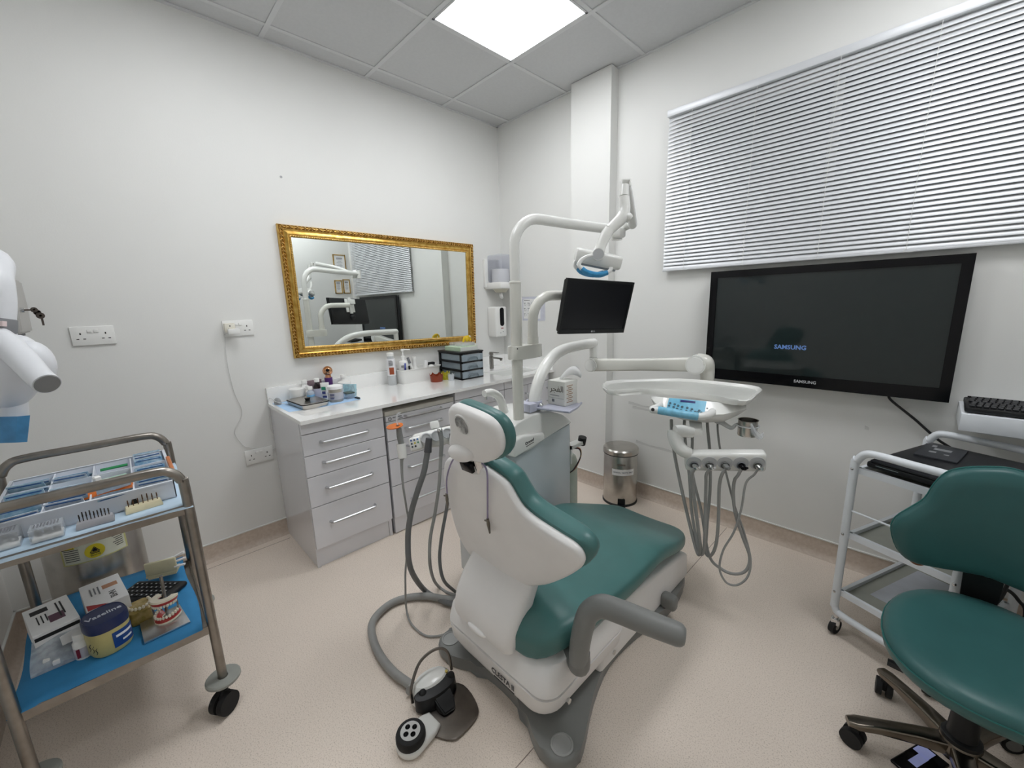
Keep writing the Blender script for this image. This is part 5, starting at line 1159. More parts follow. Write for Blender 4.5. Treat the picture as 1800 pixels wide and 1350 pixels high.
for z in (.735, .455, .19):
    g = G()
    Mz = frameM(Wp(tw/2, td/2, z), U, N)
    for s in (-1, 1): g.box((0, s*(td/2-.012), 0), (tw-.02, .014, .024), Mz).box((s*(tw/2-.012), 0, 0), (.014, td-.02, .024), Mz)
    sh_ = g.out('shelf_rim', WT, wt_)
    G().box((0, 0, -.006), (tw-.03, td-.03, .004), Mz).out('shelf_panel', mat('greenish_panel', (168, 170, 160), .25, var=.02), sh_)
G().box((0, 0, -.003), (tw-.09, td-.16, .002), frameM(Wp(tw/2+.02, td/2+.03, .19), U, N)).out('shelf_sheet', mat('pale_sheet', (196, 200, 208), .5), wt_)
for u in (.012, tw-.012):
    for n in (0, td):
        c = Wp(u, n, 0); cs_ = G().cyl(c+U*-.010+V((0, 0, .032)), c+U*.010+V((0, 0, .032)), .030, n=20).out('castor', RUBBER, wt_)
        G().box(tuple(c+V((0, 0, .058))), (.032, .032, .03), None, bev=.006).cyl(c+V((0, 0, .07)), c+V((0, 0, .1)), .009).cyl(c+U*-.0115+V((0, 0, .032)), c+U*.0115+V((0, 0, .032)), .012).out('castor_fork', CHROME, cs_)
lp = thing('laptop', 'closed black laptop lying on the top shelf of the white trolley', 'laptop', tuple(Wp(.16, .26, .75)))
Ml = frameM(Wp(.205, .255, .762), U, N)
G().box((0, 0, 0), (.37, .44, .022), Ml, bev=.006, seg=2).out('base', BLACK, lp)
G().box((.005, .0, .016), (.36, .44, .010), Ml, bev=.004, seg=2).out('lid', mat('laptop_lid', (34, 35, 38), .35, var=.05), lp)
g = G()
for i in range(12): g.box((.06+.009*i, -.2205, .001), (.005, .001, .010), Ml)
g.out('vent_slots', INK, lp)
G().box((-.12, -.2206, .002), (.07, .001, .002), Ml).out('edge_trim', ALU, lp)
nb = thing('tablet', 'dark slim notebook with grey print lying on the laptop lid', 'notebook', tuple(Wp(.08, .33, .785)))
Mn = frameM(Wp(.115, .335, .7865), U*.98+N*.2, N*.98-U*.2)
G().box((0, 0, 0), (.12, .19, .008), Mn, bev=.002).out('cover', mat('slate_cover', (54, 56, 60), .5, var=.06), nb)
g = G(); g.box((0, .03, .0042), (.05, .03, .0006), Mn).box((-.02, -.02, .0042), (.02, .02, .0006), Mn).box((.02, -.03, .0042), (.014, .012, .0006), Mn).box((-.03, .07, .0042), (.014, .03, .0006), Mn).out('print', mat('pale_print', (130, 132, 134), .5), nb)
tag(G().tube([Wp(.08, .34, .466), Wp(.10, .30, .464), Wp(.07, .22, .464), Wp(.12, .12, .466), Wp(.2, .06, .464), Wp(.28, .08, .464)], .004, n=8).tube([Wp(.08, .34, .466), Wp(.15, .42, .464), Wp(.22, .4, .464)], .004, n=8).out('shelf_cable', CORD, origin=Wp(.1, .2, .462)), 'white cable lying on the middle shelf of the white trolley', 'cable')
tag(G().tube([V((3.02, -.33, .012)), V((3.03, -.36, .2)), on(1772, 1000, 'y', -.42), on(1760, 1050, 'y', -.45), V((3.0, -.5, .2)), V((2.98, -.52, .02))], .006, n=8).tube([on(1742, 1060, 'y', -.45), on(1748, 1040, 'y', -.44), on(1770, 1037, 'y', -.43), on(1790, 1055, 'y', -.42), on(1802, 1085, 'y', -.42), V((3.12, -.4, .02))], .006, n=8).out('floor_cables', BLACK, origin=(3.0, -.45, .0)), 'black cables tangled behind the stool back', 'cable')
# wall shelf with keyboard
SY = -.27
sl = on(1690, 727, 'y', SY); sb_ = on(1690, 757, 'y', SY)
sh = thing('wall_shelf', 'white box shelf on the wall right of the television', 'shelf', (3.06, -.14, sb_.z))
shl = G().bx(sl.x, X1-.002, SY, -.001, sb_.z, sl.z, bev=.002).out('shelf_board', WT, sh)
G().bx(sl.x+.05, X1-.05, SY+.02, -.02, sb_.z-.006, sb_.z).out('underside_panel', WT, sh)
kb = thing('keyboard', 'black computer keyboard on the white wall shelf', 'keyboard', (3.06, -.2, sl.z))
kx0, kz = sl.x+.008, sl.z
kx1 = X1-.012
KM = Matrix.Translation((0, 0, kz)) @ Matrix.Rotation(math.radians(4), 4, 'X')
KM = Matrix.Translation((kx0, SY+.02, kz+.003)) @ Matrix.Rotation(math.radians(5), 4, 'X')
kl, kdp = kx1-kx0, .165
G().bx(0, kl, 0, kdp, 0, .020, KM, bev=.005).out('case', BLACK, kb)
KEY = mat('key_black', (34, 35, 38), .5, var=.08)
proto = G().box((0, 0, 0), (.0155, .0155, .008), None, bev=.002, seg=1).out('key', KEY, kb, local=True)
inv = WM[kb.name].inverted(); nkx = int((kl-.02)/.0182)
first = True
for r in range(6):
    for c in range(nkx):
        o = proto if first else proto.copy()
        if not first: COL.objects.link(o); o.parent = kb
        first = False
        o.matrix_local = inv @ KM @ Matrix.Translation((.018+.0182*c+(.004*(r % 3)), .022+.0235*r, .024))
G().bx(.01, kl-.01, kdp-.004, kdp, .018, .024, KM).out('rear_strip', BLACKG, kb)

# ================================================================== STEEL TROLLEY
tx0, tx1, ty0, ty1 = .58, 1.12, -2.955, -2.505
str_ = thing('steel_trolley', 'two tier stainless steel trolley with hoop handles and bumper castors', 'trolley', ((tx0+tx1)/2, (ty0+ty1)/2, 0))
r_ = .0145
for x in (tx0, tx1):
    G().tube([(x, ty0, .10), (x, ty0, .4), (x, ty0, .84), (x, ty0+.006, .885), (x, ty0+.028, .918), (x, ty0+.07, .93), (x, (ty0+ty1)/2, .93), (x, ty1-.07, .93), (x, ty1-.028, .918), (x, ty1-.006, .885), (x, ty1, .84), (x, ty1, .4), (x, ty1, .10)], r_, n=14, sub=5).out('hoop_frame', STEELD, str_)
for z in (.775, .318):
    g = G(); g.bx(tx0, tx1, ty0+.01, ty1-.01, z, z+.004)
    for a in ((tx0-.004, tx0+.004, ty0, ty1), (tx1-.004, tx1+.004, ty0, ty1), (tx0, tx1, ty0+.006, ty0+.012), (tx0, tx1, ty1-.012, ty1-.006)): g.bx(a[0], a[1], a[2], a[3], z-.008, z+.022)
    g.out('shelf', STEELD, str_)
for x in (tx0, tx1):
    for y in (ty0, ty1):
        G().lathe([(.016, 0), (.05, 0), (.054, .004), (.054, .012), (.05, .016), (.016, .016), (.016, 0)], (x, y, .105), n=30).out('bumper', mat('bumper_grey', (150, 152, 146), .6, var=.03), str_)
        d = V((.75, -.66, 0)) if y == ty1 else V((.8, .6, 0))
        c = V((x+.03, y-.012, .04)); w_ = V((math.cos(.6), math.sin(.6), 0))
        cs_ = G().cyl(c-w_*.026+V((0, 0, 0)), c-w_*.006, .039, n=22).cyl(c+w_*.006, c+w_*.026, .039, n=22).out('castor', RUBBER, str_)
        G().tube([V((x, y, .105)), V((x+.005, y-.003, .082)), c+V((0, 0, .02)), c], [.012, .014, .014, .010], n=10).out('castor_stem', BLACK, cs_)
# paper linings
def sheet(name, lab, x0, x1, y0, y1, z, m, sag, seed):
    random.seed(seed); nx, ny = 14, 14; g = G(); vs = {}
    for i in range(nx+1):
        for j in range(ny+1):
            u, v = i/nx, j/ny; x = x0+(x1-x0)*u; y = y0+(y1-y0)*v; zz = z+.0012*math.sin(17*u+5*v)+.0012
            ov = max(0, x-(tx1-.005)); zz -= ov*sag; zz += .0015*random.random()
            if i == 0 and j == 0: pass
            vs[i, j] = g.bm.verts.new((x+.006*math.sin(6*v+seed), y+.006*math.sin(7*u+seed), zz))
    for i in range(nx):
        for j in range(ny): g.bm.faces.new((vs[i, j], vs[i+1, j], vs[i+1, j+1], vs[i, j+1]))
    o = g.out(name, m, origin=((x0+x1)/2, (y0+y1)/2, z)); md = o.modifiers.new('thick', 'SOLIDIFY'); md.thickness = .0008; md.offset = 1
    return tag(o, lab, 'paper sheet')
sheet('paper_lining', 'pale blue paper lining on the top shelf of the steel trolley', .60, 1.135, -2.94, -2.50, .798, LBLUE, .5, 1)
sheet('paper_lining', 'bright blue paper lining hanging over the lower shelf of the steel trolley', .53, 1.128, -2.965, -2.53, .3405, BLUEP, .15, 3)
TOPZ, LOWZ = .8, .344
# organiser with compartments
og = thing('compartment_tray', 'white plastic tray with eight compartments on top of the steel trolley', 'organiser tray', (.82, -2.73, TOPZ))
ax0, ax1, ay0, ay1, ah_ = .605, 1.03, -2.925, -2.525, .062
ORGW = mat('organiser_white', (226, 230, 238), .3, var=.01)
g = G(); g.bx(ax0, ax1, ay0, ay1, TOPZ+.002, TOPZ+.005)
for a in ((ax0, ax0+.003, ay0, ay1), (ax1-.003, ax1, ay0, ay1), (ax0, ax1, ay0, ay0+.003), (ax0, ax1, ay1-.003, ay1)): g.bx(a[0], a[1], a[2], a[3], TOPZ+.004, TOPZ+ah_)
g.bx(ax0-.006, ax1+.008, ay0-.006, ay0+.003, TOPZ+ah_-.002, TOPZ+ah_+.002).bx(ax0-.006, ax1+.008, ay1-.003, ay1+.006, TOPZ+ah_-.002, TOPZ+ah_+.002).bx(ax0-.006, ax0+.003, ay0, ay1, TOPZ+ah_-.002, TOPZ+ah_+.002).bx(ax1-.003, ax1+.008, ay0, ay1, TOPZ+ah_-.002, TOPZ+ah_+.002)
g.out('shell', ORGW, og)
xs = [ax0, .745, .885, ax1]; ys = [ay0+(ay1-ay0)*k/4 for k in range(5)]
for x in xs[1:-1]: G().bx(x-.002, x+.002, ay0+.004, ay1-.004, TOPZ+.004, TOPZ+ah_-.003).out('divider', ORGW, og)
for y in ys[1:-1]: G().bx(ax0+.004, ax1-.004, y-.002, y+.002, TOPZ+.004, TOPZ+ah_-.003).out('divider', ORGW, og)
# sealed pouches standing in the compartments
POUCH = [mat('pouch_blue', (120, 166, 200), .3, var=.3, scale=60, rgb2=(196, 220, 236)), mat('pouch_white', (206, 216, 226), .3, var=.15, scale=70), mat('pouch_teal', (150, 190, 206), .3, var=.3, scale=50, rgb2=(212, 228, 236))]
CR_ = mat('crimp_blue', (60, 104, 160), .4, var=.1)
def pouch(x, y, w, h, ang, lean, n, lab, m):
    t = thing('sterile_pouch', lab, 'pouch', (x, y, TOPZ+.006), group='sterilisation pouches in the compartment tray')
    M = TR(x, y, TOPZ+.006, ang) @ Matrix.Rotation(math.radians(lean), 4, 'X')
    g = G(); g.skin([[M @ V((u*w/2*s, v*.003*q, z)) for u, v in ((-1, -1), (0, -1.6), (1, -1), (1, 1), (0, 1.4), (-1, 1))] for z, s, q in ((0, .96, .5), (h*.3, 1, 1.2), (h*.8, 1, .9), (h, 1, .15))]); g.out('sleeve', m, t)
    G().box((0, -.0032, h*.93), (w*.9, .0012, h*.05), M).out('sealed_edge', CR_, t)
PL = ['clear blue pouch', 'pale pouch', 'teal tinted pouch']; rows = ['back row', 'middle row', 'front row']; cols_ = ['far left', 'second left', 'second right', 'far right']
plan = {(0, 0): 4, (1, 0): 5, (2, 0): 3, (0, 1): 4, (1, 1): 5, (2, 1): 2, (2, 2): 2, (0, 3): 7, (1, 3): 3, (2, 3): 6}
random.seed(5); ORD = ['first', 'second', 'third', 'fourth', 'fifth', 'sixth', 'seventh']
for (r, c), n in plan.items():
    for k in range(n):
        f = (k+.5)/n
        if c == 3: x, y, ang, lean, w_, h_ = xs[r]+.02+.1*f, (ys[c]+ys[c+1])/2, 88+random.uniform(-8, 8), random.uniform(-14, 14), .08, .062+random.uniform(0, .012)
        else: x, y, ang, lean, w_, h_ = xs[r]+.024+.088*f, (ys[c]+ys[c+1])/2, 90+random.uniform(-8, 8), random.uniform(25, 48), .082, .075+random.uniform(0, .015)
        pouch(x, y, w_, h_, ang, lean, k, f'{["clear blue pouch", "pale pouch", "teal tinted pouch"][(k+r+c) % 3]}, {ORD[k]} from the wall side in the {rows[r]} {cols_[c]} compartment', POUCH[(k+r+c) % 3])
def strip(name, lab, cat, c, d, ang, m, tilt=0):
    M = TR(*c, ang) @ Matrix.Rotation(math.radians(tilt), 4, 'Y')
    return tag(G().box((0, 0, 0), d, M, bev=min(d)*.2, seg=1).out(name, m, origin=c), lab, cat)
strip('green_card', 'green plastic strip in the back row compartment of the white tray', 'strip', (.66, -2.672, TOPZ+.05), (.012, .075, .006), 0, mat('green_strip', (40, 140, 84), .4), 20)
strip('green_sachet', 'pale green sachet in the middle row compartment', 'sachet', (.80, -2.675, TOPZ+.035), (.07, .08, .012), 8, mat('pale_green_film', (170, 206, 184), .3, var=.15, scale=60), 12)
strip('white_dappen', 'small white tube in the middle of the white tray', 'tube', (.835, -2.712, TOPZ+.05), (.018, .02, .06), 20, WHITE)
tag(G().lathe([(.001, 0), (.014, 0), (.016, .006), (.012, .014), (.001, .016)], (.865, -2.69, TOPZ+.056)).out('plastic_stopper', WHITE, origin=(.865, -2.69, TOPZ+.056)), 'small white stopper beside the white tube in the tray', 'stopper')
orp = thing('orange_pouch', 'orange film packet stretched across the front compartments of the white tray', 'packet', (.93, -2.7, TOPZ+.055))
g = G(); g.skin([[V((.935+a, y, TOPZ+.055+z+.004*math.sin(30*y))) for a, z in ((-.03, 0), (-.01, .008), (.02, .006), (.035, -.004), (.02, -.008), (-.01, -.006))] for y in (-2.76, -2.72, -2.68, -2.64, -2.625)]); g.out('film', mat('orange_film', (196, 104, 40), .3, var=.2, scale=40), orp)
strip('orange_ruler', 'translucent orange strip lying along the right end of the white tray', 'strip', (.88, -2.519, TOPZ+.068), (.26, .012, .012), 0, mat('orange_strip', (206, 116, 50), .3, alpha=.9), 0)
# near strip: clear boxes and bur blocks
def burblock(lab, x, y, m, n, dark, ang=0, L=.085):
    t = thing('bur_block', lab, 'bur holder', (x, y, TOPZ), group='bur blocks on the steel trolley')
    M = TR(x, y, TOPZ+.002, ang)
    G().skin([[M @ V((a, b, z)) for a, b in ((-w, -l), (w, -l), (w, l), (-w, l))] for w, l, z in ((.018, L/2, 0), (.018, L/2, .006), (.012, L/2-.003, .018))]).out('block', m, t)
    for k in range(n):
        q = M @ V((.0, -L/2+.010+(L-.02)*k/(n-1), .017)); h = .018+.012*random.random()
        G().cyl(q, q+V((0, 0, h*.55)), .0012, n=6).cyl(q+V((0, 0, h*.5)), q+V((0, 0, h)), .0019, .0014, n=7).out('bur', dark, t)
BUR = mat('bur_dark', (70, 62, 60), .4, .6, var=.2)
BURB = mat('bur_brown', (96, 66, 44), .4, .5, var=.2)
burblock('grey block holding a row of nine dark burs', 1.075, -2.72, mat('block_grey', (168, 168, 172), .4), 9, BUR, 0, .082)
burblock('cream block holding brown burs beside the trolley post', 1.055, -2.61, CREAM, 7, BURB, 4, .09)
tag(G().skin([[V((1.03+a, -2.63+b, TOPZ+.002+z)) for a, b in ((-.008*s, -.01*s), (.008*s, -.01*s), (.008*s, .01*s), (-.008*s, .01*s))] for s, z in ((1, 0), (.8, .02), (.5, .03))]).out('black_wedge', BLACK, origin=(1.03, -2.63, TOPZ)), 'small black wedge behind the cream bur block', 'wedge')
def clearbox(lab, x, y, w_, l, h, inner):
    t = thing('clear_case', lab, 'case', (x, y, TOPZ), group='clear cases on the steel trolley')
    G().box((x, y, TOPZ+.002+h/2), (w_, l, h), None, bev=.002).out('case', CLEAR, t)
    G().box((x, y, TOPZ+.008), (w_*.9, l*.9, .009), None, bev=.002).out('insert', WHITE, t)
    for k in range(inner): G().box((x-.01+.012*(k % 2), y-l*.35+l*.7*k/max(1, inner-1), TOPZ+.02), (.01, .006, .016), RZ(0)).out('contents', GINK, t)
    g = G(); lines(g, TR(x-w_*.3, y, TOPZ+.003+h), 0, w_*.6, [(-.35+.1*k)*l for k in range(8)], .003); g.out('print', GINK, t)
clearbox('clear lidded case of white inserts at the trolley end', 1.06, -2.895, .06, .06, .045, 4)
clearbox('clear lidded case with printed card beside the grey bur block', 1.075, -2.815, .055, .065, .038, 6)
# ---------------------------------------------------------------- lower shelf
def carton(name, lab, cx, cy, d, ang, extra=None):
    t = thing(name, lab, 'box', (cx, cy, LOWZ)); M = TR(cx, cy, LOWZ+.001, ang)
    G().box((0, 0, d[2]/2), d, M, bev=.001, seg=1).out('carton', PAPER, t); return t, M
t, M = carton('glove_box', 'white carton with dark print and open slot on the blue paper', .80, -2.895, (.20, .105, .085), 12)
Mt = M @ Matrix.Translation((0, 0, .0853))
g = G(); g.box((-.055, -.02, 0), (.03, .04, .0006), Mt); lines(g, Mt, -.07, .05, [.03, .02], .004, .0006); lines(g, Mt, -.02, .05, [-.01, -.02, -.03], .003, .0006); g.out('print', INK, t)
G().box((.03, .01, 0), (.05, .035, .0007), Mt).out('purple_print', mat('plum_print', (96, 60, 80), .5), t)
G().box((.101, 0, .07), (.001, .1, .012), M).out('slot', BLACK, t)
t, M = carton('medicine_box', 'white carton with red corner behind the petroleum jelly jar', .80, -2.765, (.20, .105, .10), 8)
Mt = M @ Matrix.Translation((0, 0, .1003))
text('BHN', .026, Mt @ Matrix.Translation((.045, .02, 0)) @ RZ(90+90), INK, t)
G().box((-.03, .02, 0), (.03, .04, .0006), Mt).out('tan_print', mat('tan_print', (190, 140, 110), .5), t)
g = G(); lines(g, Mt, -.05, .01, [-.01, -.02, -.03], .004, .0006); g.out('print', GINK, t)
G().prism([(.1, -.05), (.06, -.05), (.1, .0)], .1002, .1008, M).prism([(-.05, .04), (-.05, .09), (.0, .09)], .1005, .1009, frameM(M @ V((0, 0, 0)), (M.to_3x3() @ V((0, 1, 0))), (0, 0, 1))).out('red_corner', mat('red_corner', (160, 46, 52), .5), t)
bg = thing('zip_bag', 'clear zip bag of small parts in front of the white carton', 'bag', (.95, -2.88, LOWZ))
g = G(); g.skin([[V((.93+x, -2.875+y, LOWZ+.002+z)) for y, z in ((-.06, 0), (.05, 0), (.055, .02+h), (.0, .032+h), (-.06, .022+h))] for x, h in ((-.05, .03), (-.02, .02), (.02, .012), (.05, .0), (.062, -.016))]); g.out('bag', mat('bag_clear', (206, 216, 226), .15, alpha=.5, var=.2, scale=50), bg)
for k in range(7): G().box((.90+.014*k, -2.90+.05*((k*7 % 5)/5), LOWZ+.02+.004*(k % 3)), (.022, .016, .012), RZ(0), bev=.002).out('part', [PAPER, GINK, WHITE][k % 3], bg)
G().box((.925, -2.845, LOWZ+.052), (.07, .05, .003), Matrix.Translation((.925, -2.845, LOWZ+.055)) @ RZ(10) @ Matrix.Translation((-.925, -2.845*-1, -(LOWZ+.055)))).out('bag_label', PAPER, bg)
bt = bottle('pill_bottle', 'small white bottle with dark red label beside the jelly jar', 'bottle', .985, -2.822, LOWZ, .021, .085, WHITE, WHITE, .022, .78, .85, label=(mat('pill_label', (200, 196, 204), .5), .1, .65))
nb_ = (CAM-V((.985, -2.822, LOWZ))); nb_.z = 0; nb_.normalize()
G().box((-.012, .026, .0212), (.008, .03, .002), frameM((.985, -2.822, LOWZ), (-nb_.y, nb_.x, 0), (0, 0, 1))).out('red_print', mat('dark_red', (120, 30, 50), .5), bt)
# jelly jar: oval tub with dark blue lid and lettering
vj = thing('jelly_jar', 'large yellowish jelly jar with dark blue lid and label', 'jar', (.985, -2.762, LOWZ))
JC = V((.992, -2.760, LOWZ+.001)); JY = mat('jelly_yellow', (196, 184, 122), .35, var=.06, scale=20); NAVY = mat('navy_lid', (34, 46, 88), .3, var=.06)
ovl = lambda a, b, n=32: [(a*math.copysign(abs(math.cos(2*PI*i/n))**.8, math.cos(2*PI*i/n)), b*math.copysign(abs(math.sin(2*PI*i/n))**.8, math.sin(2*PI*i/n))) for i in range(n)]
MJ = TR(JC.x, JC.y, JC.z, 20)
G().skin([[MJ @ V((x, y, z)) for x, y in ovl(.056*s, .052*s)] for s, z in ((.93, 0), (1, .008), (1, .08), (.97, .086))]).out('tub', JY, vj)
G().skin([[MJ @ V((x, y, z)) for x, y in ovl(.057*s, .053*s)] for s, z in ((1.0, .084), (1.01, .088), (1.0, .112), (.95, .119), (.93, .117), (.6, .118))]).out('lid', NAVY, vj)
jl = V((CR.x, CR.y, 0)).normalized(); jf = V((CF.x, CF.y, 0)).normalized()
text('Vaseline', .026, frameM(JC+V((0, 0, .1186)), (jl*.55+jf*.84), (-jl*.84+jf*.55)), mat('lid_white_print', (214, 220, 232), .5), vj, bold=.0004)
fd_ = V((.72, .69, 0)).normalized(); 
def jar_patch(a, b, z0, z1, name, m, off=.0012):
    pts = ovl(.056, .052, 64); idx = [i for i in range(a, b+1)]
    g = G(); g.skin([[MJ @ V((pts[i % 64][0]*(1+k), pts[i % 64][1]*(1+k), z)) for z, k in ((z0, .002), (z0, .002+off/.06), (z1, .002+off/.06), (z1, .002))] for i in idx]); return g.out(name, m, vj)
jar_patch(-1, 11, .016, .07, 'label', mat('jar_label', (28, 70, 140), .4, var=.05))
jar_patch(0, 9, .050, .058, 'label_print', PAPER, .0018); jar_patch(2, 8, .030, .036, 'label_print', PAPER, .0018)
g = G()
mj = frameM(MJ @ V((.026, -.048, .04)), MJ.to_3x3() @ V((.93, .36, 0)), (0, 0, 1))
for k in range(3): g.tube([mj @ V((-.010+.010*k, -.012-.006*k, .001)), mj @ V((-.006+.010*k, -.004-.006*k, .001)), mj @ V((-.010+.010*k, .004-.006*k, .001)), mj @ V((-.004+.01*k, .012-.006*k, .001))], .0008, n=5)
g.out('pen_marks', INK, vj)
# teeth demonstration model on a steel stand
tm = thing('teeth_model', 'open jaw teeth model with red gums on a steel plate stand', 'teeth model', (.99, -2.63, LOWZ))
ms = [on(px, py, 'z', LOWZ+.003) for px, py in ((254, 1132), (335, 1094), (316, 1064), (246, 1098))]
pl_ = [(p.x, p.y) for p in ms]
G().prism(pl_, LOWZ+.001, LOWZ+.008, None, bev=.001).out('plate', ALU, tm)
mcx, mcy = .985, -2.615
def jaw(z, sgn, tiltd, name):
    # horseshoe opening away from the viewer, teeth facing up (sgn 1) or down (-1)
    M = TR(mcx, mcy, z, -42) @ Matrix.Rotation(math.radians(tiltd), 4, 'Y')
    N_ = 22; ring = []
    arc_ = [math.radians(-112+224*i/N_) for i in range(N_+1)]
    def hs(a, r0, z_): return V((.034*math.cos(a)*r0*1.1-.006, .033*math.sin(a)*r0, z_*sgn))
    g = G(); g.skin([[M @ hs(a, k, z_) for k, z_ in ((.55, -.008), (1.12, -.008), (1.14, -.001), (.55, -.001))] for a in arc_]); b_ = g.out(name, TOOTH, tm)
    g = G(); g.skin([[M @ hs(a, k, z_) for k, z_ in ((.5, -.001), (1.1, -.001), (1.06, .009), (.98, .011), (.86, .009), (.7, .003))] for a in arc_]); g.out('gum', GUM, b_)
    for i in range(14):
        a = math.radians(-104+208*(i+.5)/14); w_ = .0045 if 3 < i < 10 else .0058
        q = hs(a, .97, .014); Mt = M @ Matrix.Translation(q) @ Matrix.Rotation(math.atan2(.033*math.sin(a), .037*math.cos(a)), 4, 'Z')
        G().ball((0, 0, 0), (.0038 if 3 < i < 10 else .0052, w_*.75, .0068), None, n=8, m=6).out('tooth', TOOTH, b_) if False else _tooth(Mt, (.0036 if 3 < i < 10 else .0052, w_*.8, .007), b_)
_tp = {}
def _tooth(M, s, par):
    g = G(); g.ball((0, 0, 0), s, None, n=8, m=6); bmesh.ops.transform(g.bm, matrix=M, verts=g.bm.verts); g.out('tooth', TOOTH, par)
jaw(LOWZ+.018, 1, 6, 'lower_jaw'); jaw(LOWZ+.085, -1, -6, 'upper_jaw')
G().tube([(mcx-.03, mcy+.0, LOWZ+.006), (mcx-.032, mcy+.004, LOWZ+.06), (mcx-.035, mcy+.006, LOWZ+.155)], .005, n=10).tube([(mcx-.01, mcy-.03, LOWZ+.02), (mcx-.012, mcy-.032, LOWZ+.055), (mcx-.005, mcy-.03, LOWZ+.08)], .0025, n=8).tube([(mcx+.012, mcy+.03, LOWZ+.02), (mcx+.004, mcy+.034, LOWZ+.055), (mcx+.01, mcy+.03, LOWZ+.08)], .0025, n=8).out('stand_rod', GUNM, tm)
# plaster / clear jaw model
pmd = thing('jaw_model', 'translucent yellow jaw model with gold wires beside the teeth model', 'teeth model', (.90, -2.685, LOWZ))
RES = mat('yellow_resin', (186, 162, 104), .25, var=.3, scale=50, rgb2=(150, 132, 70), alpha=.95)
M = TR(.90, -2.685, LOWZ+.001, 10)
G().skin([[M @ V((x*s, y*s+dy, z)) for x, y in rr(0, 0, .042, .034, .02, 4)] for s, z, dy in ((1, 0, 0), (1.05, .012, 0), (.98, .03, .002), (1.0, .045, .004), (.8, .052, .004))]).out('base', RES, pmd)
for i in range(11):
    a = math.radians(-90+200*i/10); q = M @ V((.036*math.cos(a), .03*math.sin(a)+.004, .055)); g = G(); g.ball(q, (.005, .005, .007), n=8, m=5); g.out('tooth', TOOTH, pmd)
G().ball(M @ V((-.015, -.026, .038)), (.014, .012, .008)).out('gum', GUM, pmd)
g = G(); g.ball(M @ V((.03, -.02, .018)), (.008, .008, .008)).ball(M @ V((.034, .0, .022)), (.006, .006, .006)); g.out('yellow_bead', YELLOW, pmd)
# black keyboard / calculator and cream box on it
kc_ = thing('calculator', 'black curved keypad with white legends behind the teeth model', 'calculator', (.76, -2.64, LOWZ))
M = TR(.765, -2.642, LOWZ+.003, -58) 
M = frameM((.765, -2.645, LOWZ+.006), (on(326, 1040, 'z', LOWZ)-on(211, 1041, 'z', LOWZ)), (on(268, 1010, 'z', LOWZ)-on(268, 1050, 'z', LOWZ)))
G().box((0, 0, .006), (.205, .105, .020), M, bev=.009, seg=3).out('case', BLACK, kc_)
for r in range(4):
    for c in range(9): G().box((-.082+.019*c, -.034+.021*r, .0168), (.014, .015, .004), M).out('key', KEY, kc_)
g = G()
for r in range(4):
    for c in range(9): g.box((-.082+.019*c, -.034+.021*r, .0191), (.005, .004, .0005), M)
g.out('legends', mat('legend_white', (190, 192, 196), .5), kc_)
cbx = thing('cream_box', 'open cream plastic box with white strips resting on the keypad', 'box', (.68, -2.62, LOWZ+.03))
M = frameM((.70, -2.605, LOWZ+.055), (on(306, 1000, 'z', LOWZ)-on(245, 1015, 'z', LOWZ)), (0, 0, 1))
CRB = mat('cream_box', (206, 200, 168), .45, var=.04)
G().box((0, .012, .0), (.10, .055, .012), M, bev=.003).box((-.002, -.02, -.02), (.10, .010, .05), M, bev=.003).out('body', CRB, cbx)
for k in range(3): G().box((.06+.006*k, .0+.008*k, .002-.006*k), (.035, .005, .012), M @ Matrix.Rotation(.2*k, 4, 'Z')).out('strip', PAPER, cbx)
G().box((.0, -.028, -.02), (.09, .006, .05), M).out('prop', CRB, cbx)

# ================================================================== STEEL WASTE BIN with hazard sign
wb = thing('waste_bin', 'tall stainless steel waste bin with yellow hazard sign behind the steel trolley', 'bin', (.30, -2.80, 0))
wx, wy, wr = .305, -2.80, .155
G().lathe([(.001, .02), (wr, .02), (wr, .60), (wr-.004, .606), (.001, .606)], (wx, wy, 0), n=44).out('body', STEEL, wb)
G().lathe([(.001, 0), (wr+.006, 0), (wr+.006, .02), (wr, .024), (.001, .024)], (wx, wy, 0), n=44).out('base_ring', BLACK, wb)
G().lathe([(wr+.004, .606), (wr+.006, .61), (wr+.006, .64), (wr*.9, .665), (wr*.5, .68), (.001, .683)], (wx, wy, 0), n=44).out('lid', STEEL, wb)
def cpatch(y0, y1, z0, z1, name, m, par, off, skew=0):
    g = G(); n = 10; R = []
    for i in range(n+1):
        y = y0+(y1-y0)*i/n; sy = max(-.999, min(.999, (y-wy)/(wr+off))); x = wx+math.cos(math.asin(sy))*(wr+off); k = skew*(y-y0)
        R.append([V((x, y, z0+k)), V((x, y, z1+k)), V((x-.0008, y, z1+k)), V((x-.0008, y, z0+k))])
    g.skin(R); return g.out(name, m, par)
HY = mat('hazard_yellow', (226, 206, 50), .5, var=.03); SGN = mat('sign_pale', (226, 226, 206), .5, var=.02); SGNE = mat('sign_edge', (206, 204, 140), .5)
y0, y1 = -2.885, -2.695
cpatch(y0, y1, .425, .53, 'sign_border', SGNE, wb, .001); cpatch(y0+.005, y1-.005, .43, .525, 'sign', SGN, wb, .002)
cpatch(-2.835, y1-.008, .505, .523, 'header_band', HY, wb, .003)
cpatch(-2.822, -2.715, .5145, .5175, 'header_print', INK, wb, .0038); cpatch(-2.808, -2.73, .508, .511, 'header_print', INK, wb, .0038)
def onb(y, z, off=.003): s_ = (y-wy)/(wr+off); return V((wx+math.cos(math.asin(s_))*(wr+off), y, z)), V((math.cos(math.asin(s_)), s_, 0))
p_, n_ = onb(-2.79, .466); Mz = frameM(p_, V((-n_.y, n_.x, 0)), (0, 0, 1))
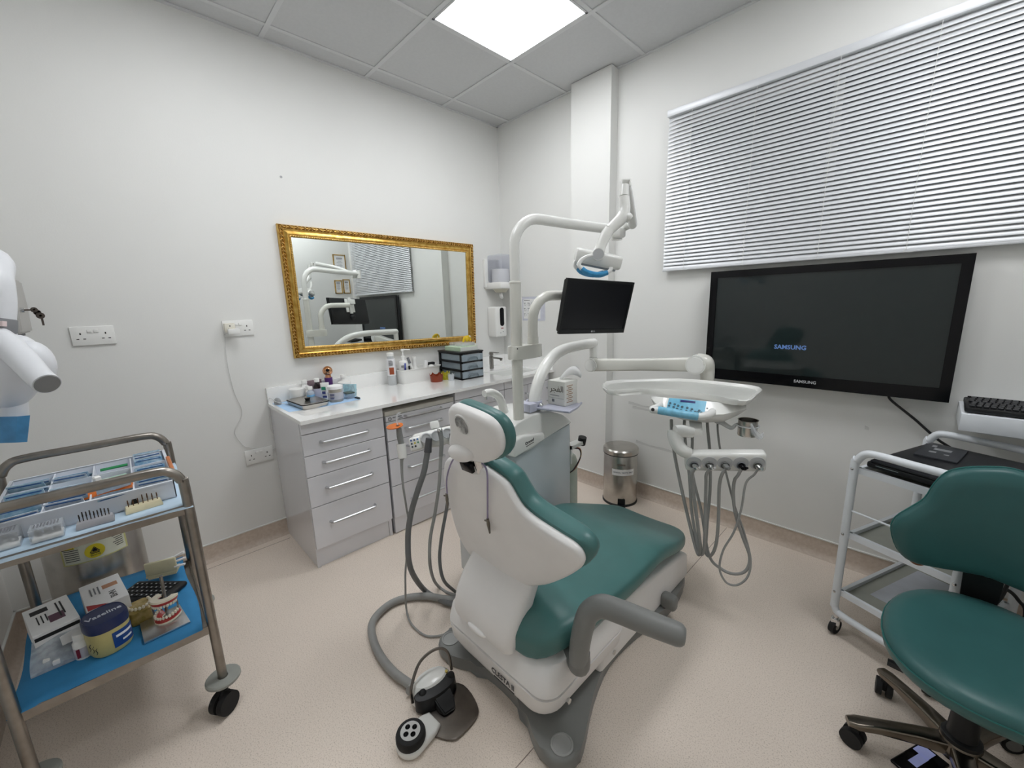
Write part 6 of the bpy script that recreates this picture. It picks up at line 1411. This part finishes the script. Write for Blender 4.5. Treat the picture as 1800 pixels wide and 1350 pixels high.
G().lathe([(.001, 0), (.030, 0), (.030, .001), (.001, .001)], p_, Mz.to_3x3().to_4x4(), n=26).out('yellow_disc', HY, wb)
g = G(); T3 = [V((-.014, -.004, .0015)), V((.014, -.004, .0015)), V((0, .018, .0015))]
for i in range(3): g.tube([Mz @ T3[i], Mz @ T3[(i+1) % 3]], .0012, n=5, smooth=False)
for a in range(3): g.lathe([(.003, 0), (.0042, 0), (.0042, .0006), (.003, .0006), (.003, 0)], Mz @ V((.004*math.cos(PI/2+a*2.094), .004+.004*math.sin(PI/2+a*2.094), .0012)), Mz.to_3x3().to_4x4(), n=12)
g.out('biohazard_mark', INK, wb)
text('WASTE', .009, Mz @ Matrix.Translation((0, -.018, .0012)), INK, wb)
g = G(); lines(g, Mz @ Matrix.Translation((0, -.009, .001)), -.013, .013, [0], .003, .0006, 0); g.out('fine_print', INK, wb)
p2, n2 = onb(-2.862, .508); Mq = frameM(p2, V((-n2.y, n2.x, 0)), (0, 0, 1))
G().prism([(-.02, -.012), (.02, -.012), (.014, .012), (-.014, .012)], 0, .001, Mq).out('yellow_triangle', HY, wb)
g = G(); g.tube([Mq @ V((-.018, -.012, .001)), Mq @ V((-.008, .010, .001)), Mq @ V((.008, .010, .001)), Mq @ V((.018, -.012, .001)), Mq @ V((-.018, -.012, .001))], .0014, n=5, smooth=False).cyl(Mq @ V((0, -.002, 0)), Mq @ V((0, -.002, .0016)), .005, n=10); g.out('triangle_mark', INK, wb)
for k in range(6): cpatch(-2.876, -2.835, .487-.009*k, .4895-.009*k, 'text_line', INK, wb, .003)
for k in range(6): cpatch(-2.735+.004*(k % 3), -2.705, .497-.009*k, .4995-.009*k, 'text_line', INK, wb, .003)

# ================================================================== X-RAY HEAD on a wall arm
xr = thing('xray_unit', 'white wall-mounted dental x-ray head wrapped with blue film', 'x-ray unit', (.75, -3.10, 1.6))
XD = 1.27
Xp = lambda px, py, s=0: at(px, py, XD+s)
XW = mat('xray_white', (226, 228, 232), .3, var=.015)
hc = Xp(18, 655, .03)
G().ball(hc, (.10, .075, .125), Matrix.Rotation(math.radians(-20), 4, 'X'), n=26, m=16).out('tube_head', XW, xr)
c1_ = Xp(5, 600); c2_ = Xp(30, 625); c3_ = Xp(83, 675, -.06)
G().tube([Xp(-20, 585, -.02), Xp(10, 605, -.03), Xp(40, 632, -.04), Xp(66, 660, -.06), Xp(83, 675, -.075)], [.036, .036, .034, .031, .031], n=24, sub=5).out('collimator', XW, xr)
e_ = (Xp(83, 675, -.075)-Xp(66, 660, -.06)).normalized()
G().cyl(Xp(83, 675, -.075), Xp(83, 675, -.075)+e_*.002, .028, n=28).out('cone_face', mat('cone_grey', (132, 132, 132), .5), xr)
pq = Xp(70, 627, -.03)
G().ball(Xp(60, 640, .03), (.05, .05, .075), n=20, m=12).out('rear_cover', XW, xr)
bf = [[Xp(-40, 733+26*0, .0), Xp(0, 733, -.02), Xp(30, 732, -.02), Xp(53, 730, .0)], [Xp(-40, 745, .0), Xp(0, 744, -.02), Xp(30, 743, -.02), Xp(52, 740, .0)], [Xp(-40, 780, .0), Xp(0, 779, -.01), Xp(28, 778, -.01), Xp(48, 777, .0)]]
g = G(); g.skin([r+[q+(q-CAM)*.04 for q in reversed(r)] for r in bf]); g.out('blue_wrap', mat('film_blue', (70, 140, 190), .35, alpha=.9, var=.15, scale=20), xr)
G().tube([Xp(0, 700, .03), Xp(10, 740, .03), Xp(10, 770, .03)], [.06, .05, .045], n=18).out('handle_ring', XW, xr)
# arm going up and back to the wall behind
G().tube([Xp(0, 610, .03), Xp(2, 585, .03), Xp(2, 565, .03)], [.032, .034, .034], n=18).out('neck', XW, xr)
Mb = frameM(Xp(2, 573, -.01), CR, CU); G().box((0, 0, 0), (.05, .045, .05), Mb, bev=.004).out('hinge_block', mat('hinge_grey', (130, 131, 134), .4), xr)
Mb2 = frameM(Xp(5, 569, -.03), CR, CU); G().box((0, 0, 0), (.012, .016, .012), Mb2, bev=.001).out('warning_label', mat('pink_label', (226, 206, 206), .5), xr)
G().tube([Xp(-1, 562, .02), Xp(-3, 530, .02), Xp(-8, 490, .02), Xp(-20, 450, .05), V((.72, -3.02, 1.68)), V((.74, -3.11, 1.68))], [.036, .04, .04, .036, .035, .05], n=18).out('scissor_arm', XW, xr)
G().bx(.62, .86, Y1, Y1+.03, 1.5, 1.86, bev=.008).out('wall_plate', XW, xr)

# ================================================================== grey locked box with keys on the near wall
kx = .30
yb = on(46, 560, 'x', kx).y
kbx = thing('lock_box', 'grey wall dispenser box with a bunch of keys in its lock', 'dispenser', (kx, Y1, 1.35))
GB = mat('box_grey', (176, 174, 170), .4, var=.02)
ytop, ybot = on(27, 487, 'x', kx).y, on(49, 583, 'x', kx).y
zt3, zb3 = on(27, 487, 'x', kx).z, on(49, 585, 'x', kx).z
g = G(); g.skin([[V((x, y, z)) for y, z in ((Y1, zb3), (ybot, zb3), (ybot+.004, (zt3+zb3)/2), (ytop, zt3-.01), (ytop-.03, zt3), (Y1, zt3))] for x in (kx-.13, kx+.13)])
bmesh.ops.bevel(g.bm, geom=list(g.bm.edges), offset=.006, segments=2, affect='EDGES'); g.out('cover', GB, kbx)
G().bx(kx-.12, kx+.12, Y1, ybot-.02, zb3-.012, zb3).out('base', GINK, kbx)
kq = V((kx+.09, ybot+.002, over(45, 545, kx+.09, ybot)))
G().cyl(kq, kq+V((0, .012, 0)), .009).out('lock', CHROME, kbx)
ky = thing('key_bunch', 'two small dark keys hanging from the grey wall box', 'keys', tuple(kq+V((0, .02, 0))))
KM_ = mat('key_metal', (96, 88, 82), .35, .9)
G().box(tuple(kq+V((0, .022, 0))), (.003, .02, .006)).lathe([(.004, -.0012), (.010, -.0012), (.010, .0012), (.004, .0012), (.004, -.0012)], kq+V((0, .036, 0)), Matrix.Rotation(PI/2, 4, 'Y'), n=14).out('key', KM_, ky)
G().lathe([(.004, -.0012), (.012, -.0012), (.012, .0012), (.004, .0012), (.004, -.0012)], kq+V((0, .048, -.022)), Matrix.Rotation(PI/2, 4, 'Y'), n=14).box(tuple(kq+V((0, .050, -.045))), (.0025, .006, .028), Matrix.Identity(4)).out('key', KM_, ky)
G().lathe([(.009, -.001), (.0105, -.001), (.0105, .001), (.009, .001), (.009, -.001)], kq+V((0, .042, -.010)), Matrix.Rotation(PI/2, 4, 'Y'), n=14).out('ring', KM_, ky)

# ================================================================== certificates on the right wall (seen in the mirror)
def cert(lab, y0, y1, z0, z1):
    t = thing('certificate', lab, 'certificate', (X1, (y0+y1)/2, z0), group='gold framed certificates')
    g = G(); f = .012
    g.bx(X1-.015, X1, y0, y1, z0, z0+f).bx(X1-.015, X1, y0, y1, z1-f, z1).bx(X1-.015, X1, y0, y0+f, z0, z1).bx(X1-.015, X1, y1-f, y1, z0, z1); g.out('frame', GOLD, t)
    G().bx(X1-.008, X1-.002, y0+f, y1-f, z0+f, z1-f).out('sheet', PAPER, t)
    Mc = frameM((X1-.0085, (y0+y1)/2, z0), (0, -1, 0), (0, 0, 1)); g = G(); h = z1-z0; w_ = (y1-y0)*.3
    for k in range(7): g.box((0, h*(.8-.08*k), 0), (w_*(1.6 if k == 0 else 1+.5*(k % 2)), .004 if k else .012, .0008), Mc)
    g.out('print', GINK, t)
cert('large gold framed certificate near the window corner', -.235, -.06, 1.92, 2.17)
cert('small gold framed certificate, left of the pair below the large one', -.25, -.145, 1.63, 1.815)
cert('small gold framed certificate, right of the pair, next to the blind', -.13, -.03, 1.63, 1.83)
print('OBJ', len(bpy.data.objects))
